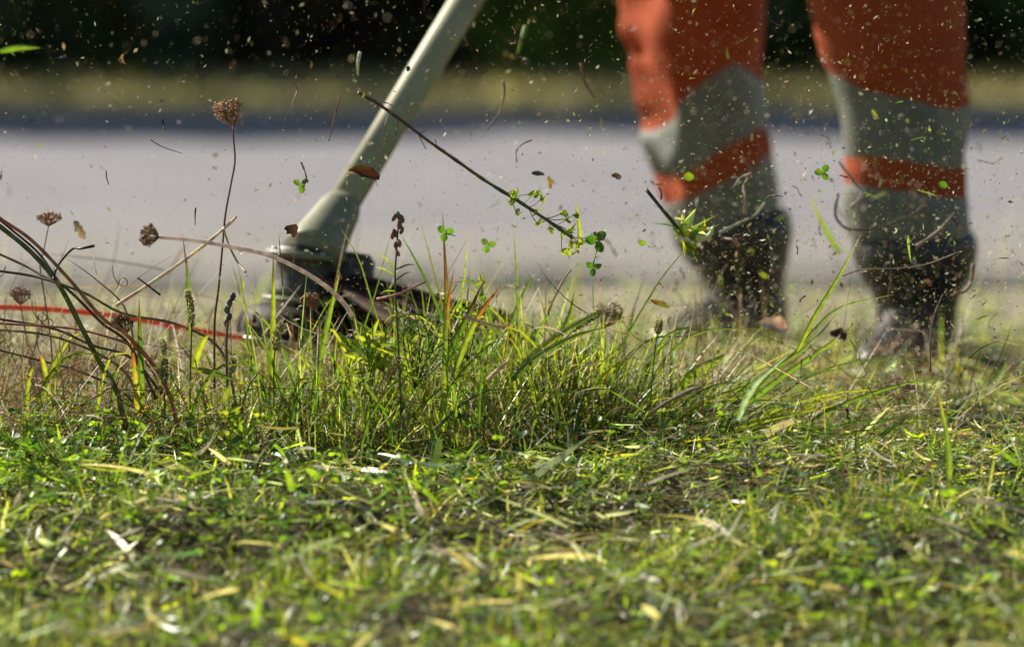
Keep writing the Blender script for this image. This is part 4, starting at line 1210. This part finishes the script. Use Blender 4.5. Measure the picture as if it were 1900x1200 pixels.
# long cut twig flying across the shaft
tw = [(665, 172), (700, 192), (740, 220), (800, 265), (850, 300), (900, 335), (960, 372), (1010, 405), (1062, 440)]
o_ = W(665, 172, 7.05); t = empty('cut_twig', o_)
pts = [W(*p, 7.05 + .018 * i) for i, p in enumerate(tw)]
mb = MB(); tube(mb, [p - o_ for p in pts], lambda s: .0019 + .0006 * s, ramp((0, (.16, .09, .06)), (.5, (.17, .10, .06)), (.65, (.16, .16, .06)), (1, (.12, .15, .05))), 7, 40, wob=.35)
s_ = link('stem', mb.mesh('stem'), M['stem'], t); s_.matrix_parent_inverse.identity()
SP = spline(pts, 41)
for k in range(30):
    i = random.choice(list(range(4, 22)) if k < 8 else list(range(28, 41)))
    p = SP[i] - o_
    mb = MB(); d = Vector((random.uniform(-.4, 1), random.uniform(-.4, .4), random.uniform(-.8, .8))).normalized() * random.uniform(.008, .03)
    tube(mb, [p, p + d * .5 + Vector((0, 0, random.uniform(-.003, .003))), p + d], .0006, (.15, .10, .06) if k < 8 else (.14, .18, .05), 5, 8)
    b_ = link('side_shoot', mb.mesh('side_shoot'), M['stem'], t); b_.matrix_parent_inverse.identity()
    if k >= 8:
        for q in range(3):
            mb = blade_mesh([p + d, p + d + Vector((random.uniform(-.4, 1), random.uniform(-.4, .4), random.uniform(-.7, .7))) * .007, p + d + Vector((random.uniform(-.4, 1), random.uniform(-.4, .4), random.uniform(-.8, .8))) * .014], .004, random.choice([YG, (.3, .36, .06), G2]), n=5)
            lf = link('leaf', mb.mesh('leaf'), M['hero'], b_); lf.matrix_parent_inverse.identity()
tag(t, 'long brown cut twig with green leafy end flying across the shaft', 'twig')

# single larger shreds with a place of their own in the photograph
def shred(pxs, r, col, label, Y, name='straw_shred', cat='shred'):
    pts = [W(*p, Y + random.uniform(-.01, .01)) for p in pxs]; o_ = pts[0].copy()
    mb = MB(); tube(mb, [p - o_ for p in pts], lambda s: r * (1 - .4 * s), col, 6, 16, wob=.3)
    o = link(name, mb.mesh(name), M['dry']); o.location = o_
    return tag(o, label, cat)


shred([(934, 150), (936, 175), (928, 205), (905, 240)], .0014, (.30, .22, .17), 'curved grey-brown shred flying before the far verge', 6.95)
shred([(1078, 118), (1085, 150), (1103, 182)], .0019, (.30, .15, .06), 'thick rust-brown stalk bit flying beside the trouser leg', 6.85)
shred([(632, 178), (622, 215), (610, 262)], .0012, (.26, .13, .06), 'straight brown stalk bit flying beside the shaft', 7.1)
shred([(302, 222), (303, 232), (305, 241)], .0011, (.03, .02, .018), 'short black stick flying before the shaded road edge', 7.2)
shred([(280, 260), (300, 272), (338, 285)], .0007, (.06, .04, .03), 'thin dark bent stalk flying above the sunlit road', 7.2)
shred([(363, 386), (362, 400), (362, 417)], .0011, (.035, .025, .02), 'short black knotted stick flying above the bristle grass', 7.15)
shred([(197, 317), (198, 330), (202, 343)], .0009, (.05, .035, .025), 'small dark bent stick flying above the road', 7.15)
shred([(1563, 512), (1600, 500), (1660, 498), (1720, 490), (1782, 466)], .0013, (.38, .33, .27), 'long pale curved stalk flying before the boot farthest from the trimmer', 7.1)
shred([(1726, 690), (1727, 620), (1735, 580), (1750, 545)], .0013, (.28, .19, .14), 'upright brown curved stalk before the boot farthest from the trimmer', 7.1)
shred([(1805, 490), (1803, 520), (1790, 540), (1772, 542)], .0024, (.36, .27, .19), 'hooked tan stalk flying at the edge of the boot farthest from the trimmer', 6.8)
shred([(1700, 458), (1740, 430), (1772, 395)], .0026, (.30, .24, .18), 'thick tan twig flying before the boot farthest from the trimmer, at its top', 6.85)
shred([(1555, 360), (1550, 400), (1575, 425), (1630, 422), (1690, 400), (1720, 375)], .0018, (.20, .14, .10), 'looping dark brown stalk flying before the hem farthest from the trimmer', 6.8)
shred([(1580, 385), (1600, 360), (1580, 330), (1556, 300)], .0024, (.42, .37, .30), 'bent pale stalk flying beside the hem farthest from the trimmer', 6.8)
shred([(1360, 350), (1375, 330), (1395, 320), (1388, 305), (1375, 300)], .0016, (.36, .27, .2), 'curled tan stalk flying before the hem nearest the trimmer', 6.95)
shred([(1382, 395), (1384, 370), (1380, 345), (1390, 330)], .0022, (.36, .28, .21), 'upright tan stalk flying before the hem nearest the trimmer', 6.9)
shred([(1335, 432), (1370, 415), (1400, 400), (1420, 376)], .0022, (.36, .42, .30), 'pale green arching stalk flying before the boot nearest the trimmer', 6.9)
shred([(1370, 455), (1360, 445), (1343, 442), (1335, 437)], .0022, (.40, .30, .24), 'short pinkish bent stalk flying before the boot nearest the trimmer', 6.95)
shred([(1415, 620), (1422, 570), (1425, 545)], .0012, (.35, .33, .12), 'thin yellowish stalk sticking up from the pinkish leaf', 6.72)
shred([(1205, 768), (1240, 745), (1280, 725), (1302, 718)], .0028, (.26, .20, .14), 'dark folded stalk lying over the grass at the uncut edge', 7.0)
shred([(905, 705), (925, 685), (945, 668)], .003, (.55, .42, .28), 'short pale cut stalk standing out of the tuft', 7.0)
shred([(860, 585), (895, 598), (930, 606), (945, 600)], .0022, (.46, .36, .28), 'blurred pale stalk flying before the guard', 6.85)
shred([(700, 555), (740, 545), (790, 522)], .002, (.46, .26, .2), 'pinkish stalk crossing before the guard', 7.1)
shred([(1010, 600), (1025, 560), (1045, 520), (1060, 500)], .002, (.40, .30, .24), 'leaning pinkish stalk beside the guard', 7.4)
shred([(668, 97), (664, 118), (664, 140)], .0024, (.55, .60, .45), 'pale green shred flying beside the upper shaft', 7.0)
shred([(975, 50), (968, 75), (962, 98)], .0028, (.22, .32, .06), 'blurred green shred flying before the green part of the hedge', 6.75)
shred([(1375, 118), (1330, 200), (1265, 268)], .0001, (.3, .25, .2), 'fine hair-like fibre floating before the trouser leg nearest the trimmer', 7.1)
shred([(1220, 380), (1245, 405), (1270, 440)], .0018, (.08, .11, .05), 'dark green stalk lying through the flying leaf clump', 7.12)

# ---- larger chips, one object each, a few shapes shared between them
def chip_variants():
    out = {}
    L = []
    for k in range(8):
        l = random.uniform(.010, .028); b = random.uniform(-.5, .5)
        mb = MB(); pts = [Vector((-l / 2, 0, 0)), Vector((-l * .15, l * b * .5, l * .1)), Vector((l * .2, l * b * .4, -l * .05)), Vector((l / 2, -l * b * .3, 0))]
        c = random.choice([(.42, .31, .20), (.50, .40, .28), (.34, .24, .15)])
        tube(mb, pts, lambda s: random.uniform(.0004, .001), c, 5, 9); L.append(mb.mesh('straw_shred'))
    out['straw_shred'] = (L, 'thin tan straw shred flying through the air', 'shreds of straw in the air')
    L = []
    for k in range(6):
        l = random.uniform(.008, .02); mb = MB()
        tube(mb, [Vector((-l / 2, 0, 0)), Vector((0, l * random.uniform(-.15, .15), l * .05)), Vector((l / 2, 0, 0))], lambda s: random.uniform(.0006, .0013), (.07, .045, .03), 5, 7); L.append(mb.mesh('twig_fragment'))
    out['twig_fragment'] = (L, 'small dark brown twig fragment flying through the air', 'dark twig fragments in the air')
    L = []
    for k in range(8):
        l = random.uniform(.010, .028); c = random.choice([G2, YG, (.2, .32, .05), (.35, .45, .2)])
        L.append(blade_mesh([Vector((-l / 2, 0, 0)), Vector((0, 0, l * random.uniform(-.15, .15))), Vector((l / 2, 0, 0))], random.uniform(.0015, .0035), c, n=6).mesh('grass_clipping'))
    out['grass_clipping'] = (L, 'short green grass clipping flying through the air', 'green grass clippings in the air')
    L = [leaf_piece_mesh(random.uniform(.006, .012), random.uniform(.003, .006), random.choice([(.16, .09, .05), (.25, .16, .09)]), 1, .4, 5).mesh('leaf_fragment') for k in range(5)]
    out['leaf_fragment'] = (L, 'small brown leaf fragment flying through the air', 'brown leaf fragments in the air')
    L = [leaf_piece_mesh(random.uniform(.004, .009), random.uniform(.002, .004), random.choice([(.55, .5, .4), (.6, .58, .5)]), .8, .2, 5).mesh('pale_husk') for k in range(5)]
    out['pale_husk'] = (L, 'small pale husk flying through the air', 'pale husks in the air')
    return out


CV = chip_variants()


def air_spot(cloud):
    """a place in the cloud of debris thrown up between the trimmer and the operator"""
    while True:
        if cloud == 0:
            x_, y_, z_ = random.gauss(.44, .22), random.uniform(6.5, 8.3), abs(random.gauss(.12, .16)) + .03
        else:
            x_, y_, z_ = random.uniform(-.8, .85), random.uniform(6.4, 8.2), random.uniform(.05, .68)
        if z_ > gz(x_, y_) + .03 and not (abs(x_ - .6) < .13 and y_ > 8.4): return x_, y_, z_


for nm, cnt in (('straw_shred', 190), ('twig_fragment', 60), ('grass_clipping', 90), ('leaf_fragment', 44), ('pale_husk', 36)):
    L, lab, grp = CV[nm]
    mt = M['hero'] if nm == 'grass_clipping' else M['chip'] if nm == 'pale_husk' else M['dry']
    for i in range(cnt):
        me = random.choice(L)
        if not me.materials: me.materials.append(mt)
        o = bpy.data.objects.new(nm, me); C.objects.link(o)
        o.location = air_spot(0 if random.random() < .62 else 1)
        o.rotation_euler = rot()
        o.scale = (random.uniform(.6, 1.5),) * 3
        tag(o, lab, 'debris', grp)

# ---- the fine dust of chips that nobody could count
n1, n2 = 32000, 21000
x = np.concatenate([rng.normal(.42, .3, n1), rng.uniform(-1.0, 1.1, n2)])
y = np.where(rng.uniform(0, 1, n1 + n2) < .55, rng.normal(7.3, .3, n1 + n2), rng.uniform(6.3, 8.9, n1 + n2))
z = np.concatenate([np.abs(rng.normal(.08, .25, n1)) + .02, rng.uniform(.02, .8, n2)])
k = (z > gz(x, y) + .02)
x, y, z = x[k], y[k], z[k]; n = len(x)
cen = np.stack([x, y, z], 1)
u = rng.normal(0, 1, (n, 3)); u /= np.linalg.norm(u, axis=1)[:, None]
w = np.cross(u, rng.normal(0, 1, (n, 3))); w /= np.linalg.norm(w, axis=1)[:, None]
nn = np.cross(u, w)
a = np.clip(rng.lognormal(-6.85, .65, n), .0003, .005)[:, None]; b = a * rng.uniform(.12, .55, (n, 1))
V = np.stack([cen - u * a, cen - w * b + nn * b * .4, cen + u * a, cen + w * b + nn * b * .4], 1).reshape(-1, 3)
Q = np.arange(n * 4).reshape(n, 4)
pal = np.array([(.50, .46, .37), (.45, .37, .26), (.36, .26, .15), (.26, .38, .05), (.14, .09, .06), (.62, .60, .52), (.34, .36, .20), (.40, .19, .08)])
c = pal[rng.choice(8, n, p=[.18, .18, .17, .14, .12, .07, .1, .04])] * rng.uniform(.6, 1.2, (n, 1))
tag(link('flying_chips', np_mesh('flying_chips', V, Q, np.repeat(c, 4, 0)), M['chip']), 'cloud of countless tiny chips and dust thrown up by the trimmer', 'debris', kind='stuff')
